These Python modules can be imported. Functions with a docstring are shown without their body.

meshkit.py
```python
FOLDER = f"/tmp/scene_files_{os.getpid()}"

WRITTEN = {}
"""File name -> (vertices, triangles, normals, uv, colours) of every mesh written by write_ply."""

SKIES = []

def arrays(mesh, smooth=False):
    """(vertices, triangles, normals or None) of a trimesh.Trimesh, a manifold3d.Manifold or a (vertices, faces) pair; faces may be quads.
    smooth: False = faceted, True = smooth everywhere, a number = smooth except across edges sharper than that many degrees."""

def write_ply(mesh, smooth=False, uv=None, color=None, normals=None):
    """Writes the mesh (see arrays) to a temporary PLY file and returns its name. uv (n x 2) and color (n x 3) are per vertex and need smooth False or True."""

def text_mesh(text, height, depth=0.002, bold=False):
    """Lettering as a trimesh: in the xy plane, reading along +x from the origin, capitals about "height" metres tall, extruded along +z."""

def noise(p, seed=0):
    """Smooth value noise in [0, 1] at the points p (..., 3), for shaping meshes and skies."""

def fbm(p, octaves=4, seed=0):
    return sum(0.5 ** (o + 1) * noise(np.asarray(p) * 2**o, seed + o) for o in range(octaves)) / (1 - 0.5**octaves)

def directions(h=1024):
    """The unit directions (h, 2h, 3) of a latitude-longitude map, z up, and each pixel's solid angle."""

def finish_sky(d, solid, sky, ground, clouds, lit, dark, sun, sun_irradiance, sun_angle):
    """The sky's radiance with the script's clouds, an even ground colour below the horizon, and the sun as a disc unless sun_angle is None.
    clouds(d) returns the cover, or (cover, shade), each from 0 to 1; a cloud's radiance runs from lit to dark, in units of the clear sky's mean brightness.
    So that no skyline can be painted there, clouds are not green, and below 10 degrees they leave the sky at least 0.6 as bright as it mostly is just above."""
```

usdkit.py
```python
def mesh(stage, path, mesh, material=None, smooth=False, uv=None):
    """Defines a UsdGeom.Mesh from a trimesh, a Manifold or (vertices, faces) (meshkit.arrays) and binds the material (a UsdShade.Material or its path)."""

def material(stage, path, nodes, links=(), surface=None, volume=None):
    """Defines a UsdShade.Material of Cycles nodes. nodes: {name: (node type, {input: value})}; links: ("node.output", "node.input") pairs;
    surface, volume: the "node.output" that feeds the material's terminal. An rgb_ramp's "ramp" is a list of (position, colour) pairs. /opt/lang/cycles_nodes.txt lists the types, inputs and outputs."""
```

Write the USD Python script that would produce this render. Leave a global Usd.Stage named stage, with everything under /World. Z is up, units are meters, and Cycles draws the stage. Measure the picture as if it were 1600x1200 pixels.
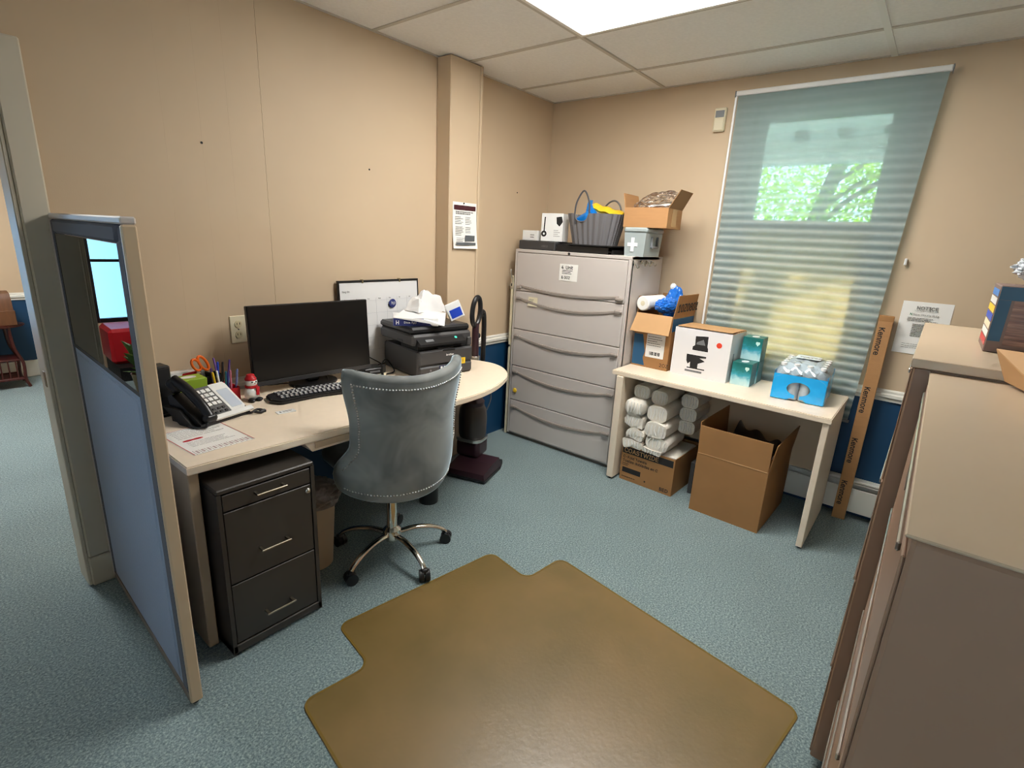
import math, random
import numpy as np, trimesh
import shapely.geometry as sg
from shapely import affinity
from pxr import Usd, UsdGeom, UsdLux, UsdShade, Gf, Sdf, Vt
import usdkit, meshkit

random.seed(7); RNG = np.random.default_rng(7)
stage = Usd.Stage.CreateInMemory()
UsdGeom.SetStageUpAxis(stage, UsdGeom.Tokens.z); UsdGeom.SetStageMetersPerUnit(stage, 1.0)
UsdGeom.Xform.Define(stage, '/World'); UsdGeom.Scope.Define(stage, '/World/Looks')

# ------------------------------------------------------------------ camera, sky, sun, exposure
cam = UsdGeom.Camera.Define(stage, '/World/camera')
Rr = ((0.63256521, -0.77291227, 0.04967779), (-0.18021347, -0.20926382, -0.96110965), (0.7532492, 0.59901192, -0.27166222))
EYE = (-3.47717, -2.50428, 1.49224)
m = Gf.Matrix4d(1)
m.SetRow(0, Gf.Vec4d(*Rr[0], 0)); m.SetRow(1, Gf.Vec4d(*[-a for a in Rr[1]], 0)); m.SetRow(2, Gf.Vec4d(*[-a for a in Rr[2]], 0)); m.SetRow(3, Gf.Vec4d(*EYE, 1))
cam.AddTransformOp().Set(m)
cam.CreateHorizontalApertureAttr(36.0); cam.CreateVerticalApertureAttr(27.0)
cam.CreateFocalLengthAttr(809.43 * 36 / 1600); cam.CreateClippingRangeAttr(Gf.Vec2f(0.02, 200))
cam.CreateExposureAttr(0.0)

sky = UsdLux.DomeLight.Define(stage, '/World/sky_light'); sky.CreateIntensityAttr(5.5); sky.CreateColorAttr(Gf.Vec3f(0.70, 0.86, 1.0))
sun = UsdLux.DistantLight.Define(stage, '/World/sun_light'); sun.CreateIntensityAttr(14.0); sun.CreateNormalizeAttr(True); sun.CreateAngleAttr(0.6); sun.CreateColorAttr(Gf.Vec3f(1.0, 0.92, 0.74))
sun.AddRotateXYZOp().Set(Gf.Vec3f(0, 67, 4))          # shines from +x, 23 degrees above the horizon
LAMP = 28.0                                            # radiance of the ceiling light's diffuser
HALL_LAMP = 36.0

# ------------------------------------------------------------------ helpers
def L(*c):
    return tuple((x / 12.92 if x <= .04045 else ((x + .055) / 1.055) ** 2.4) for x in (v / 255 for v in c))
def M(name, rgb, rough=.55, metal=0.0, vary=None, bump=None, links=(), **kw):
    """principled surface; vary=(scale, amount[, stretch]) mottles the colour, bump=(scale, distance[, stretch])."""
    c = np.array(L(*rgb)); nodes = {'p': ('principled_bsdf', dict(base_color=tuple(c), roughness=rough, metallic=metal, **kw))}; lk = list(links)
    if vary or bump: nodes['tc'] = ('texture_coordinate', {})
    if vary:
        s = vary[2] if len(vary) > 2 else (1, 1, 1)
        nodes['mp'] = ('mapping', dict(scale=s)); nodes['n'] = ('noise_texture', dict(scale=vary[0], detail=4.0, roughness=.6))
        nodes['r'] = ('rgb_ramp', {'ramp': [(.25, tuple(c * (1 - vary[1]))), (.75, tuple(np.minimum(c * (1 + vary[1]), .98)))]})
        lk += [('tc.object', 'mp.vector'), ('mp.vector', 'n.vector'), ('n.fac', 'r.fac'), ('r.color', 'p.base_color')]
    if bump:
        s = bump[2] if len(bump) > 2 else (1, 1, 1)
        nodes['mb'] = ('mapping', dict(scale=s)); nodes['nb'] = ('noise_texture', dict(scale=bump[0], detail=3.0)); nodes['b'] = ('bump', dict(strength=.6, distance=bump[1]))
        lk += [('tc.object', 'mb.vector'), ('mb.vector', 'nb.vector'), ('nb.fac', 'b.height'), ('b.normal', 'p.normal')]
    return usdkit.material(stage, '/World/Looks/' + name, nodes, lk, surface='p.BSDF')
COUNT = {}
def path_for(parent, name):
    k = (parent, name); n = COUNT.get(k, 0); COUNT[k] = n + 1
    return f'{parent}/{name}' + (f'_{n:03d}' if n else '')
def say(path, **d):
    p = stage.GetPrimAtPath(path)
    for k, v in d.items():
        if v: p.SetCustomDataByKey(k, v)
def thing(name, label, cat, loc=(0, 0, 0), rotz=0.0, group=None, kind=None):
    p = path_for('/World', name); x = UsdGeom.Xform.Define(stage, p)
    x.AddTranslateOp().Set(Gf.Vec3d(*loc))
    if rotz: x.AddRotateZOp().Set(rotz)
    say(p, label=label, category=cat, group=group, kind=kind); return p
def part(parent, name, mesh, mat, smooth=30, **d):
    p = path_for(parent, name); usdkit.mesh(stage, p, mesh, mat, smooth=smooth); say(p, **d); return p
def solo(name, label, cat, mesh, mat, smooth=30, group=None, kind=None):
    p = path_for('/World', name); usdkit.mesh(stage, p, mesh, mat, smooth=smooth); say(p, label=label, category=cat, group=group, kind=kind); return p
def struct(name): 
    p = path_for('/World', name); UsdGeom.Xform.Define(stage, p); say(p, kind='structure'); return p
def cat(*ms): return trimesh.util.concatenate([x for x in (ms[0] if len(ms) == 1 and isinstance(ms[0], (list, tuple)) else ms)])
def bx(x0, x1, y0, y1, z0, z1, c=0.0):
    x0, x1 = min(x0, x1), max(x0, x1); y0, y1 = min(y0, y1), max(y0, y1); z0, z1 = min(z0, z1), max(z0, z1)
    if c <= 0: return trimesh.creation.box(bounds=[[x0, y0, z0], [x1, y1, z1]])
    c = min(c, (x1 - x0) * .45, (y1 - y0) * .45, (z1 - z0) * .45); P = []
    for X, sx in ((x0, 1), (x1, -1)):
        for Y, sy in ((y0, 1), (y1, -1)):
            for Z, sz in ((z0, 1), (z1, -1)):
                P += [(X, Y + sy * c, Z + sz * c), (X + sx * c, Y, Z + sz * c), (X + sx * c, Y + sy * c, Z)]
    return trimesh.convex.convex_hull(np.array(P))
def hull(P): return trimesh.convex.convex_hull(np.array(P, float))
def rbox(sx, sy, sz, r, at=(0, 0, 0), n=3):
    """rounded box, centred in x and y, standing on z=0 of at"""
    a = trimesh.creation.icosphere(subdivisions=n - 1 if n > 1 else 1, radius=r).vertices; P = []
    for X in (-1, 1):
        for Y in (-1, 1):
            for Z in (-1, 1): P.append(a + [X * (sx / 2 - r), Y * (sy / 2 - r), sz / 2 + Z * (sz / 2 - r)])
    return hull(np.vstack(P) + at)
def mv(mesh, loc=(0, 0, 0), rz=0, rx=0, ry=0):
    mesh = mesh.copy(); T = np.eye(4)
    for ang, ax in ((rx, (1, 0, 0)), (ry, (0, 1, 0)), (rz, (0, 0, 1))):
        if ang: T = trimesh.transformations.rotation_matrix(math.radians(ang), ax) @ T
    T[:3, 3] += loc; mesh.apply_transform(T); return mesh
def onto(mesh, o, X, Y):
    """maps a mesh drawn in the xy plane onto a plane: origin o, directions X and Y"""
    X = np.array(X, float); X /= np.linalg.norm(X); Y = np.array(Y, float); Y -= X * (X @ Y); Y /= np.linalg.norm(Y)
    T = np.eye(4); T[:3, 0] = X; T[:3, 1] = Y; T[:3, 2] = np.cross(X, Y); T[:3, 3] = o
    mesh = mesh.copy(); mesh.apply_transform(T); return mesh
def tube(pts, r, n=10, closed=False, flat=1.0, up=(0, 0, 1)):
    P = np.array(pts, float); k = len(P); R = np.broadcast_to(np.asarray(r, float), (k,))
    t = (np.roll(P, -1, 0) - np.roll(P, 1, 0)) if closed else np.gradient(P, axis=0); t /= np.linalg.norm(t, axis=1)[:, None] + 1e-12
    a = np.cross(t[0], up); a = np.cross(t[0], (1, 0, 0)) if np.linalg.norm(a) < .05 else a; a /= np.linalg.norm(a); V = []
    for i in range(k):
        a = a - t[i] * (a @ t[i]); a /= np.linalg.norm(a); b = np.cross(t[i], a)
        q = np.arange(n) * 2 * np.pi / n; V.append(P[i] + R[i] * (np.cos(q)[:, None] * a + flat * np.sin(q)[:, None] * b))
    V = np.vstack(V); F = []
    for i in range(k if closed else k - 1):
        for j in range(n):
            A, B, C, D = i * n + j, i * n + (j + 1) % n, ((i + 1) % k) * n + (j + 1) % n, ((i + 1) % k) * n + j
            F += [(A, C, B), (A, D, C)]
    if not closed:
        V = np.vstack([V, P[0], P[-1]]); e = (k - 1) * n
        for j in range(n): F += [(k * n, j, (j + 1) % n), (k * n + 1, e + (j + 1) % n, e + j)]
    me = trimesh.Trimesh(V, F, process=False)
    if me.volume < 0: me.invert()
    return me
def curve(pts, n=24):
    """smooth path through points (Catmull-Rom)"""
    P = np.array(pts, float); P = np.vstack([2 * P[0] - P[1], P, 2 * P[-1] - P[-2]]); out = []
    m_ = max(2, n // (len(P) - 3))
    for i in range(1, len(P) - 2):
        for t in np.linspace(0, 1, m_, endpoint=False):
            out.append(.5 * ((2 * P[i]) + (-P[i - 1] + P[i + 1]) * t + (2 * P[i - 1] - 5 * P[i] + 4 * P[i + 1] - P[i + 2]) * t ** 2 + (-P[i - 1] + 3 * P[i] - 3 * P[i + 1] + P[i + 2]) * t ** 3))
    return np.array(out + [P[-2]])
def lathe(prof, n=28, at=(0, 0, 0)):
    me = trimesh.creation.revolve(np.array(prof, float), sections=n)
    if me.is_watertight and me.volume < 0: me.invert()
    me.apply_translation(at); return me
def cyl(r, z0, z1, x=0, y=0, n=20, c=.0015):
    c = min(c, r * .3, (z1 - z0) * .3); return lathe([(0, z0), (r - c, z0), (r, z0 + c), (r, z1 - c), (r - c, z1), (0, z1)], n, (x, y, 0))
def prism(poly, z0, z1):
    if not hasattr(poly, 'exterior'): poly = sg.Polygon(poly)
    me = trimesh.creation.extrude_polygon(poly, z1 - z0, engine='earcut'); me.apply_translation((0, 0, z0)); return me
def rrect(w, h, r, x=0, y=0): return affinity.translate(sg.box(-w / 2 + r, -h / 2 + r, w / 2 - r, h / 2 - r).buffer(r, 6), x, y)
def slab(poly, t, c):
    """flat plate with softened top and bottom edges, from z=0 to t"""
    inner = poly.buffer(-c); return cat(prism(inner, 0, t), prism(poly, c, t - c))
def sheet(f, nu, nv, t=.002):
    """closed thin sheet from f(U, V) -> (..., 3)"""
    U, V = np.meshgrid(np.linspace(0, 1, nu), np.linspace(0, 1, nv), indexing='ij'); P = np.asarray(f(U, V)); 
    du, dv = np.gradient(P, axis=0), np.gradient(P, axis=1); N = np.cross(du, dv); N /= np.linalg.norm(N, axis=-1, keepdims=True) + 1e-12
    A = (P + N * t / 2).reshape(-1, 3); B = (P - N * t / 2).reshape(-1, 3); k = nu * nv; F = []
    id_ = np.arange(k).reshape(nu, nv)
    a, b, c, d = id_[:-1, :-1].ravel(), id_[1:, :-1].ravel(), id_[1:, 1:].ravel(), id_[:-1, 1:].ravel()
    F = np.vstack([np.stack([a, b, c], 1), np.stack([a, c, d], 1)]); F2 = F[:, ::-1] + k
    rim = np.concatenate([id_[:, 0], id_[-1, 1:], id_[-2::-1, -1], id_[0, -2:0:-1]]); r2 = np.roll(rim, -1)
    F3 = np.vstack([np.stack([rim, rim + k, r2 + k], 1), np.stack([rim, r2 + k, r2], 1)])
    return trimesh.Trimesh(np.vstack([A, B]), np.vstack([F, F2, F3]), process=False)
def S3(x, y, z): return np.stack(np.broadcast_arrays(x, y, z), -1)
def text(s, h, depth=.0006, bold=False): return meshkit.text_mesh(s, h, depth, bold)
def lines(w, h, n, th, seed=0, depth=.0004, short=.35):
    """n lines of small print as thin bars of word-length pieces"""
    r = np.random.default_rng(seed); out = []
    for i in range(n):
        y = h - (i + .5) * h / n; x = 0; end = w * (1 - short * r.random())
        while x < end:
            l = min(r.uniform(.06, .16) * w, end - x)
            if l > .01 * w: out.append(bx(x, x + l * .85, y - th / 2, y + th / 2, 0, depth))
            x += l
    return cat(out)

# ------------------------------------------------------------------ materials
WALL = M('wall_paint', (204, 181, 151), .62, vary=(2.0, .03), bump=(220, .0003))
WALLB = M('wainscot_blue', (14, 62, 98), .5, vary=(3, .05))
TRIMW = M('trim_white', (228, 226, 216), .4)
CASE = M('casing_greige', (204, 196, 178), .45)
TILE = M('ceiling_tile', (246, 244, 240), .9, vary=(60, .04), bump=(260, .002))
TBAR = M('ceiling_bar', (205, 198, 186), .5)
TBARW = M('ceiling_bar_white', (240, 238, 232), .45)
LAM = M('beige_laminate', (238, 221, 198), .38, vary=(30, .025))
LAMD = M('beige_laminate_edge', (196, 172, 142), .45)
PUTTY = M('putty_metal', (198, 190, 184), .42, vary=(4, .02))
PUTTYD = M('putty_metal_dark', (112, 101, 91), .45)
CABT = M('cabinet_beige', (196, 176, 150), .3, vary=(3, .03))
CABS = M('cabinet_beige_shaded', (154, 124, 102), .45, vary=(3, .03))  # same beige paint as the top, with the shade of unlit faces mixed in
CHAR = M('charcoal_metal', (62, 57, 52), .42, bump=(400, .0003))
BLK = M('black_plastic', (22, 22, 24), .35)
BLKM = M('black_matte', (16, 16, 17), .65)
DKG = M('dark_grey_plastic', (62, 61, 62), .45, bump=(500, .0002))
GRY = M('grey_plastic', (120, 122, 124), .4)
CHROME = M('chrome', (235, 230, 220), .12, 1.0)
BRASS = M('brushed_brass', (170, 150, 115), .3, 1.0)
NICKEL = M('dull_nickel', (140, 132, 116), .38, 1.0)
SILV = M('silver', (215, 215, 212), .25, 1.0)
WHT = M('white_plastic', (236, 236, 234), .35)
PAPER = M('white_paper', (240, 238, 232), .8)
PAPERW = M('towel_paper', (226, 220, 208), .9, vary=(40, .06), bump=(150, .003))
INK = M('black_ink', (30, 28, 28), .7)
INKG = M('grey_ink', (120, 118, 115), .7)
CARD = M('cardboard', (176, 130, 84), .75, vary=(9, .05, (1, 1, 6)), bump=(120, .0008, (1, 1, 8)))
CARDL = M('cardboard_light', (200, 156, 108), .75, vary=(9, .04))
CARDB = M('cardboard_brown', (160, 116, 70), .75, vary=(7, .06), bump=(100, .0006))
CARDI = M('cardboard_inside', (150, 112, 72), .8)
RED = M('red', (190, 22, 34), .45)
ORANGE = M('orange_plastic', (240, 110, 30), .35)
YEL = M('yellow', (238, 196, 40), .45)
LIME = M('lime_green', (150, 180, 50), .5)
BLUE = M('royal_blue', (30, 70, 190), .45)
NAVY = M('navy', (36, 46, 110), .5)
SKYB = M('sky_blue_plastic', (20, 130, 220), .3)
PURPLE = M('purple', (92, 64, 140), .4)
TEALC = M('teal', (30, 130, 125), .5)
FABD = M('partition_border', (94, 98, 110), .95, vary=(120, .05), bump=(500, .001))
FAB = M('partition_fabric', (150, 166, 192), .95, vary=(120, .05), bump=(500, .001))
OFFW = M('off_white', (226, 216, 186), .45)
WOOD = M('dark_red_wood', (72, 26, 20), .35, vary=(6, .25, (1, 8, 1)))
WOODB = M('brown_wood', (98, 62, 36), .45, vary=(5, .25, (6, 1, 1)))
PLUM = M('plum_plastic', (52, 30, 38), .35)
CAN = M('smoky_canister', (58, 52, 50), .22)
PLANT = M('house_plant', (60, 92, 34), .5)
LEAF = usdkit.material(stage, '/World/Looks/leaf', {'d': ('diffuse_bsdf', dict(color=L(120, 160, 48))), 't': ('translucent_bsdf', dict(color=L(190, 220, 60))), 'm': ('mix_closure', dict(fac=.55))}, [('d.BSDF', 'm.closure1'), ('t.BSDF', 'm.closure2')], surface='m.closure')
BARK = M('bark', (92, 84, 74), .9, bump=(30, .02))
GRASS = M('driveway', (138, 138, 132), .9, vary=(8, .12))
PORCH = M('porch_paint', (225, 232, 235), .6)
def carpet():
    n = {'tc': ('geometry', {}), 'm1': ('mapping', dict(scale=(1, 1, 1))), 'n1': ('noise_texture', dict(scale=135.0, detail=6.0, roughness=.8)), 'n2': ('noise_texture', dict(scale=1.6, detail=2.0)),
         'r': ('rgb_ramp', {'ramp': [(.32, L(58, 74, 82)), (.5, L(118, 138, 141)), (.68, L(186, 202, 198))]}), 'r2': ('rgb_ramp', {'ramp': [(.3, (.88, .88, .88)), (.7, (1.04, 1.04, 1.04))]}),
         'mx': ('mix', dict(mix_type='multiply', fac=1.0)), 'b': ('bump', dict(strength=.6, distance=.003)), 'p': ('principled_bsdf', dict(roughness=.95, sheen_weight=.15))}
    return usdkit.material(stage, '/World/Looks/carpet', n, [('tc.position', 'm1.vector'), ('m1.vector', 'n1.vector'), ('tc.position', 'n2.vector'), ('n1.fac', 'r.fac'), ('n2.fac', 'r2.fac'), ('r.color', 'mx.color1'), ('r2.color', 'mx.color2'), ('mx.color', 'p.base_color'), ('n1.fac', 'b.height'), ('b.normal', 'p.normal')], surface='p.BSDF')
CARPET = carpet()
def velvet():
    n = {'tc': ('texture_coordinate', {}), 'n1': ('noise_texture', dict(scale=5.0, detail=3.0, distortion=.6)), 'r': ('rgb_ramp', {'ramp': [(.35, L(104, 108, 107)), (.65, L(142, 145, 142))]}),
         'p': ('principled_bsdf', dict(roughness=.75, sheen_weight=1.0, sheen_roughness=.32, sheen_tint=(.62, .8, .92)))}
    return usdkit.material(stage, '/World/Looks/grey_velvet', n, [('tc.object', 'n1.vector'), ('n1.fac', 'r.fac'), ('r.color', 'p.base_color')], surface='p.BSDF')
VELVET = velvet()
def emit(name, rgb, s): return usdkit.material(stage, '/World/Looks/' + name, {'e': ('emission', dict(color=rgb, strength=s))}, surface='e.emission')
DIFFUSER = emit('lamp_diffuser', (1.0, .975, .93), LAMP)
HALLDIFF = emit('hall_lamp_diffuser', (1.0, .98, .95), HALL_LAMP)
LED = emit('green_led', (.1, .9, .5), 1.5)
def pane(name, tint, ior=1.5, rough=0.0):
    return usdkit.material(stage, '/World/Looks/' + name, {'t': ('transparent_bsdf', dict(color=tint)), 'g': ('glossy_bsdf', dict(color=(1, 1, 1), roughness=rough)), 'f': ('fresnel', dict(IOR=ior)), 'm': ('mix_closure', {})}, [('f.fac', 'm.fac'), ('t.BSDF', 'm.closure1'), ('g.BSDF', 'm.closure2')], surface='m.closure')
GLASS = pane('window_glass', (.95, .97, .96)); SMOKE = pane('smoked_glass', (.16, .15, .14), 1.6); FILM = usdkit.material(stage, '/World/Looks/clear_film', {'t': ('transparent_bsdf', dict(color=(.94, .98, 1.0))), 'g': ('glossy_bsdf', dict(color=(1, 1, 1), roughness=.07)), 'f': ('fresnel', dict(IOR=1.7)), 'm': ('mix_closure', {}), 'd': ('diffuse_bsdf', dict(color=(.78, .88, .93))), 'm2': ('mix_closure', dict(fac=.22))}, [('f.fac', 'm.fac'), ('t.BSDF', 'm.closure1'), ('g.BSDF', 'm.closure2'), ('m.closure', 'm2.closure1'), ('d.BSDF', 'm2.closure2')], surface='m2.closure'); BUBBLE = pane('bubble_film', (.985, .985, .985), 1.5, .18); DIMMING = pane('dimming_glass', (.60, .67, .66)); TINTED = pane('tinted_glass', (.34, .47, .56))
WATER = usdkit.material(stage, '/World/Looks/bottle_water', {'p': ('principled_bsdf', dict(base_color=(.86, .92, .95), roughness=.08, transmission_weight=.45, ior=1.3))}, surface='p.BSDF')
def shade_mat():
    """sheer woven window shade: horizontal bands of tighter and looser weave, bands fading out towards the top"""
    n = {'g': ('geometry', {}), 's': ('separate_xyz', {}), 'w': ('math', dict(math_type='multiply', value2=2 * math.pi / .047)), 'sn': ('math', dict(math_type='sine')),
         'k': ('map_range', dict(from_min=2.05, from_max=1.45, to_min=.12, to_max=1.0, clamp=True)), 'a': ('math', dict(math_type='multiply')), 'f': ('math', dict(math_type='multiply_add', value2=.13, value3=.60)),
         'c': ('rgb_ramp', {'ramp': [(.46, L(150, 164, 167)), (.60, L(172, 188, 188)), (.73, L(214, 219, 214))]}),
         'nz': ('noise_texture', dict(scale=60.0, detail=2.0)), 't': ('transparent_bsdf', dict(color=(.90, .97, .96))), 'd': ('diffuse_bsdf', {}), 'tr': ('translucent_bsdf', {}), 'm1': ('mix_closure', dict(fac=.28)), 'm2': ('mix_closure', {})}
    lk = [('g.position', 's.vector'), ('s.z', 'w.value1'), ('w.value', 'sn.value1'), ('s.z', 'k.value'), ('sn.value', 'a.value1'), ('k.result', 'a.value2'), ('a.value', 'f.value1'), ('f.value', 'c.fac'),
          ('c.color', 'd.color'), ('c.color', 'tr.color'), ('d.BSDF', 'm1.closure1'), ('tr.BSDF', 'm1.closure2'), ('t.BSDF', 'm2.closure1'), ('m1.closure', 'm2.closure2'), ('f.value', 'm2.fac')]
    return usdkit.material(stage, '/World/Looks/sheer_shade', n, lk, surface='m2.closure')
SHEER = shade_mat()
BLIND = usdkit.material(stage, '/World/Looks/pleated_blind', {'d': ('diffuse_bsdf', dict(color=L(196, 182, 158))), 't': ('translucent_bsdf', dict(color=L(226, 210, 176))), 'm': ('mix_closure', dict(fac=.5))}, [('d.BSDF', 'm.closure1'), ('t.BSDF', 'm.closure2')], surface='m.closure')

# ------------------------------------------------------------------ setting
H = 2.466; X0, Y0 = -5.5, -4.6                     # room: x from X0 to 0, y from Y0 to 0
solo('floor', None, None, bx(X0 - .2, .15, Y0 - .15, 4.15, -.08, 0), CARPET, False, kind='structure')
wl = struct('wall_left')
gx = [-3.10, -2.622, -2.485, -2.37, -2.222, -1.17, 0.0]
DX0, DX1, DZ = -4.02, -3.10, 1.96                  # doorway
part(wl, 'wall_core', cat(bx(DX1, .12, .006, .12, 0, H), bx(X0, DX0, .006, .12, 0, H), bx(DX0, DX1, .006, .12, DZ, H)), WALL, False)
for a, b in zip(gx[:-1], gx[1:]):
    part(wl, 'wall_panel', bx(a + .00008, b - (.0011 if b == -2.222 else .00008), 0, .0055, .76, H), WALL, False)
    part(wl, 'wainscot_panel', bx(a + .0003, b - .0003, 0, .0055, 0, .72), WALLB, False)
part(wl, 'wall_panel', bx(DX0, DX1 - .001, 0, .0055, DZ, H), WALL, False)
part(wl, 'wall_panel', bx(X0, DX0 - .001, 0, .0055, 0, H), WALL, False)
part(wl, 'column', bx(-1.172, -.905, -.115, 0, 0, H, .004), WALL, False)
for x, z in ((-1.656, 1.806), (-.383, 1.806), (-2.488, 1.808)):
    part(wl, 'nail_hole', mv(cyl(.005, 0, .002, n=8), (x, 0, z), rx=90), BLKM)
def chair_rail(x0, x1, y, name):
    p = [(0, .718), (.012, .720), (.014, .738), (.022, .744), (.022, .760), (.014, .766), (.014, .776), (.006, .786), (0, .786)]
    return p
RAIL = sg.Polygon([(0, .718), (.010, .720), (.012, .738), (.022, .744), (.022, .760), (.012, .766), (.012, .778), (.005, .786), (0, .786)])
def rail_along(o, d, nrm, length):
    return onto(prism(RAIL, 0, length), o, nrm, (0, 0, 1)) if np.allclose(np.cross(nrm, (0, 0, 1)), d) else onto(prism(RAIL, 0, length), np.array(o) + np.array(d) * length, nrm, (0, 0, 1))
tr = struct('trim_1'); part(tr, 'chair_rail', rail_along((-3.02, 0, 0), (1, 0, 0), (0, -1, 0), 1.848), TRIMW); part(tr, 'chair_rail', rail_along((-.905, 0, 0), (1, 0, 0), (0, -1, 0), .905), TRIMW)
tr = struct('trim_2'); part(tr, 'raceway', bx(-.928, -.908, -.121, -.1152, .3, H, .002), WALL)
# window wall, x = 0
wr = struct('wall_right'); WY0, WY1, WZ0, WZ1 = -2.17, -1.46, .80, 2.30
part(wr, 'wall_core', cat(bx(.006, .15, WY1, .12, 0, H), bx(.006, .15, Y0, WY0, 0, H), bx(.006, .15, WY0, WY1, 0, WZ0), bx(.006, .15, WY0, WY1, WZ1, H)), WALL, False)
for a, b in ((0, WY1), (WY0, -3.1), (-3.1, Y0)):
    part(wr, 'wall_panel', bx(0, .0058, a, b, .76, H), WALL, False); part(wr, 'wainscot_panel', bx(0, .0058, a, b, 0, .72), WALLB, False)
part(wr, 'wall_panel', bx(0, .0058, WY0, WY1, WZ1, H), WALL, False); part(wr, 'wainscot_panel', bx(0, .0058, WY0, WY1, 0, .72), WALLB, False)
tr = struct('trim_3'); part(tr, 'chair_rail', rail_along((0, -4.58, 0), (0, 1, 0), (-1, 0, 0), 4.56), TRIMW)
# window
w1 = struct('window_1')
for a, b, c, d in ((WY1, WY1 + .075, .812, WZ1), (WY0 - .075, WY0, .812, WZ1), (WY0 - .075, WY1 + .075, WZ1 + .001, 2.375)): part(w1, 'casing', bx(-.016, -.0005, a, b, c, d, .003), TRIMW, False)
part(w1, 'sill', bx(-.022, .12, WY0 - .05, WY1 + .05, .787, .81, .004), TRIMW, False)
for a, b, c, d, x in ((WY1 - .055, WY1, 1.60, WZ1, .08), (WY0, WY0 + .04, 1.60, WZ1, .08), (WY0 + .041, WY1 - .056, WZ1 - .08, WZ1, .08), (WY0 + .041, WY1 - .056, 1.60, 1.65, .08)): part(w1, 'upper_sash', bx(x, x + .035, a, b, c, d, .003), TRIMW, False)
for a, b, c, d, x in ((WY1 - .05, WY1, .81, 1.655, .04), (WY0, WY0 + .05, .81, 1.655, .04), (WY0 + .051, WY1 - .051, .811, .88, .04), (WY0 + .051, WY1 - .051, 1.615, 1.655, .04)): part(w1, 'lower_sash', bx(x, x + .035, a, b, c, d, .003), TRIMW, False)
part(w1, 'pane', bx(.095, .099, WY0 + .04, WY1 - .055, 1.65, WZ1 - .08), DIMMING, False); part(w1, 'pane', bx(.055, .059, WY0 + .05, WY1 - .05, .88, 1.615), GLASS, False)  # upper pane has a tint added to dim the bright view outdoors
# far walls of the office (behind the camera)
wb = struct('wall_back'); part(wb, 'wall_panel', bx(X0, .15, Y0 - .12, Y0, 0, H), WALL, False)
wn = struct('wall_near'); NW = (-2.9, -2.0, 1.15, 1.87)                       # unseen window, added behind the camera as daylight fill for the near side
for a in ((NW[1], 4.12, 0, H), (Y0 - .12, NW[0], 0, H), (NW[0], NW[1], 0, NW[2]), (NW[0], NW[1], NW[3], H)): part(wn, 'wall_panel', bx(X0 - .12, X0, *a), WALL, False)
w3 = struct('added_window_3')
for a in ((NW[0], NW[0] + .05, NW[2], NW[3]), (NW[1] - .05, NW[1], NW[2], NW[3]), (NW[0] + .051, NW[1] - .051, NW[2], NW[2] + .05), (NW[0] + .051, NW[1] - .051, NW[3] - .05, NW[3])): part(w3, 'frame', bx(X0 - .09, X0 - .04, *a, .003), TRIMW, False)
part(w3, 'pane', bx(X0 - .07, X0 - .066, NW[0] + .05, NW[1] - .05, NW[2] + .05, NW[3] - .05), GLASS, False)
# ceiling
ce = struct('ceiling'); T = .6096
xs = [0, -.401] + [-.401 - T * k for k in range(1, 9)]; xs = [x for x in xs if x > X0] + [X0]
ys = [0, -.868, -.868 - 2 * T, -.868 - 4 * T, Y0]

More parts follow.
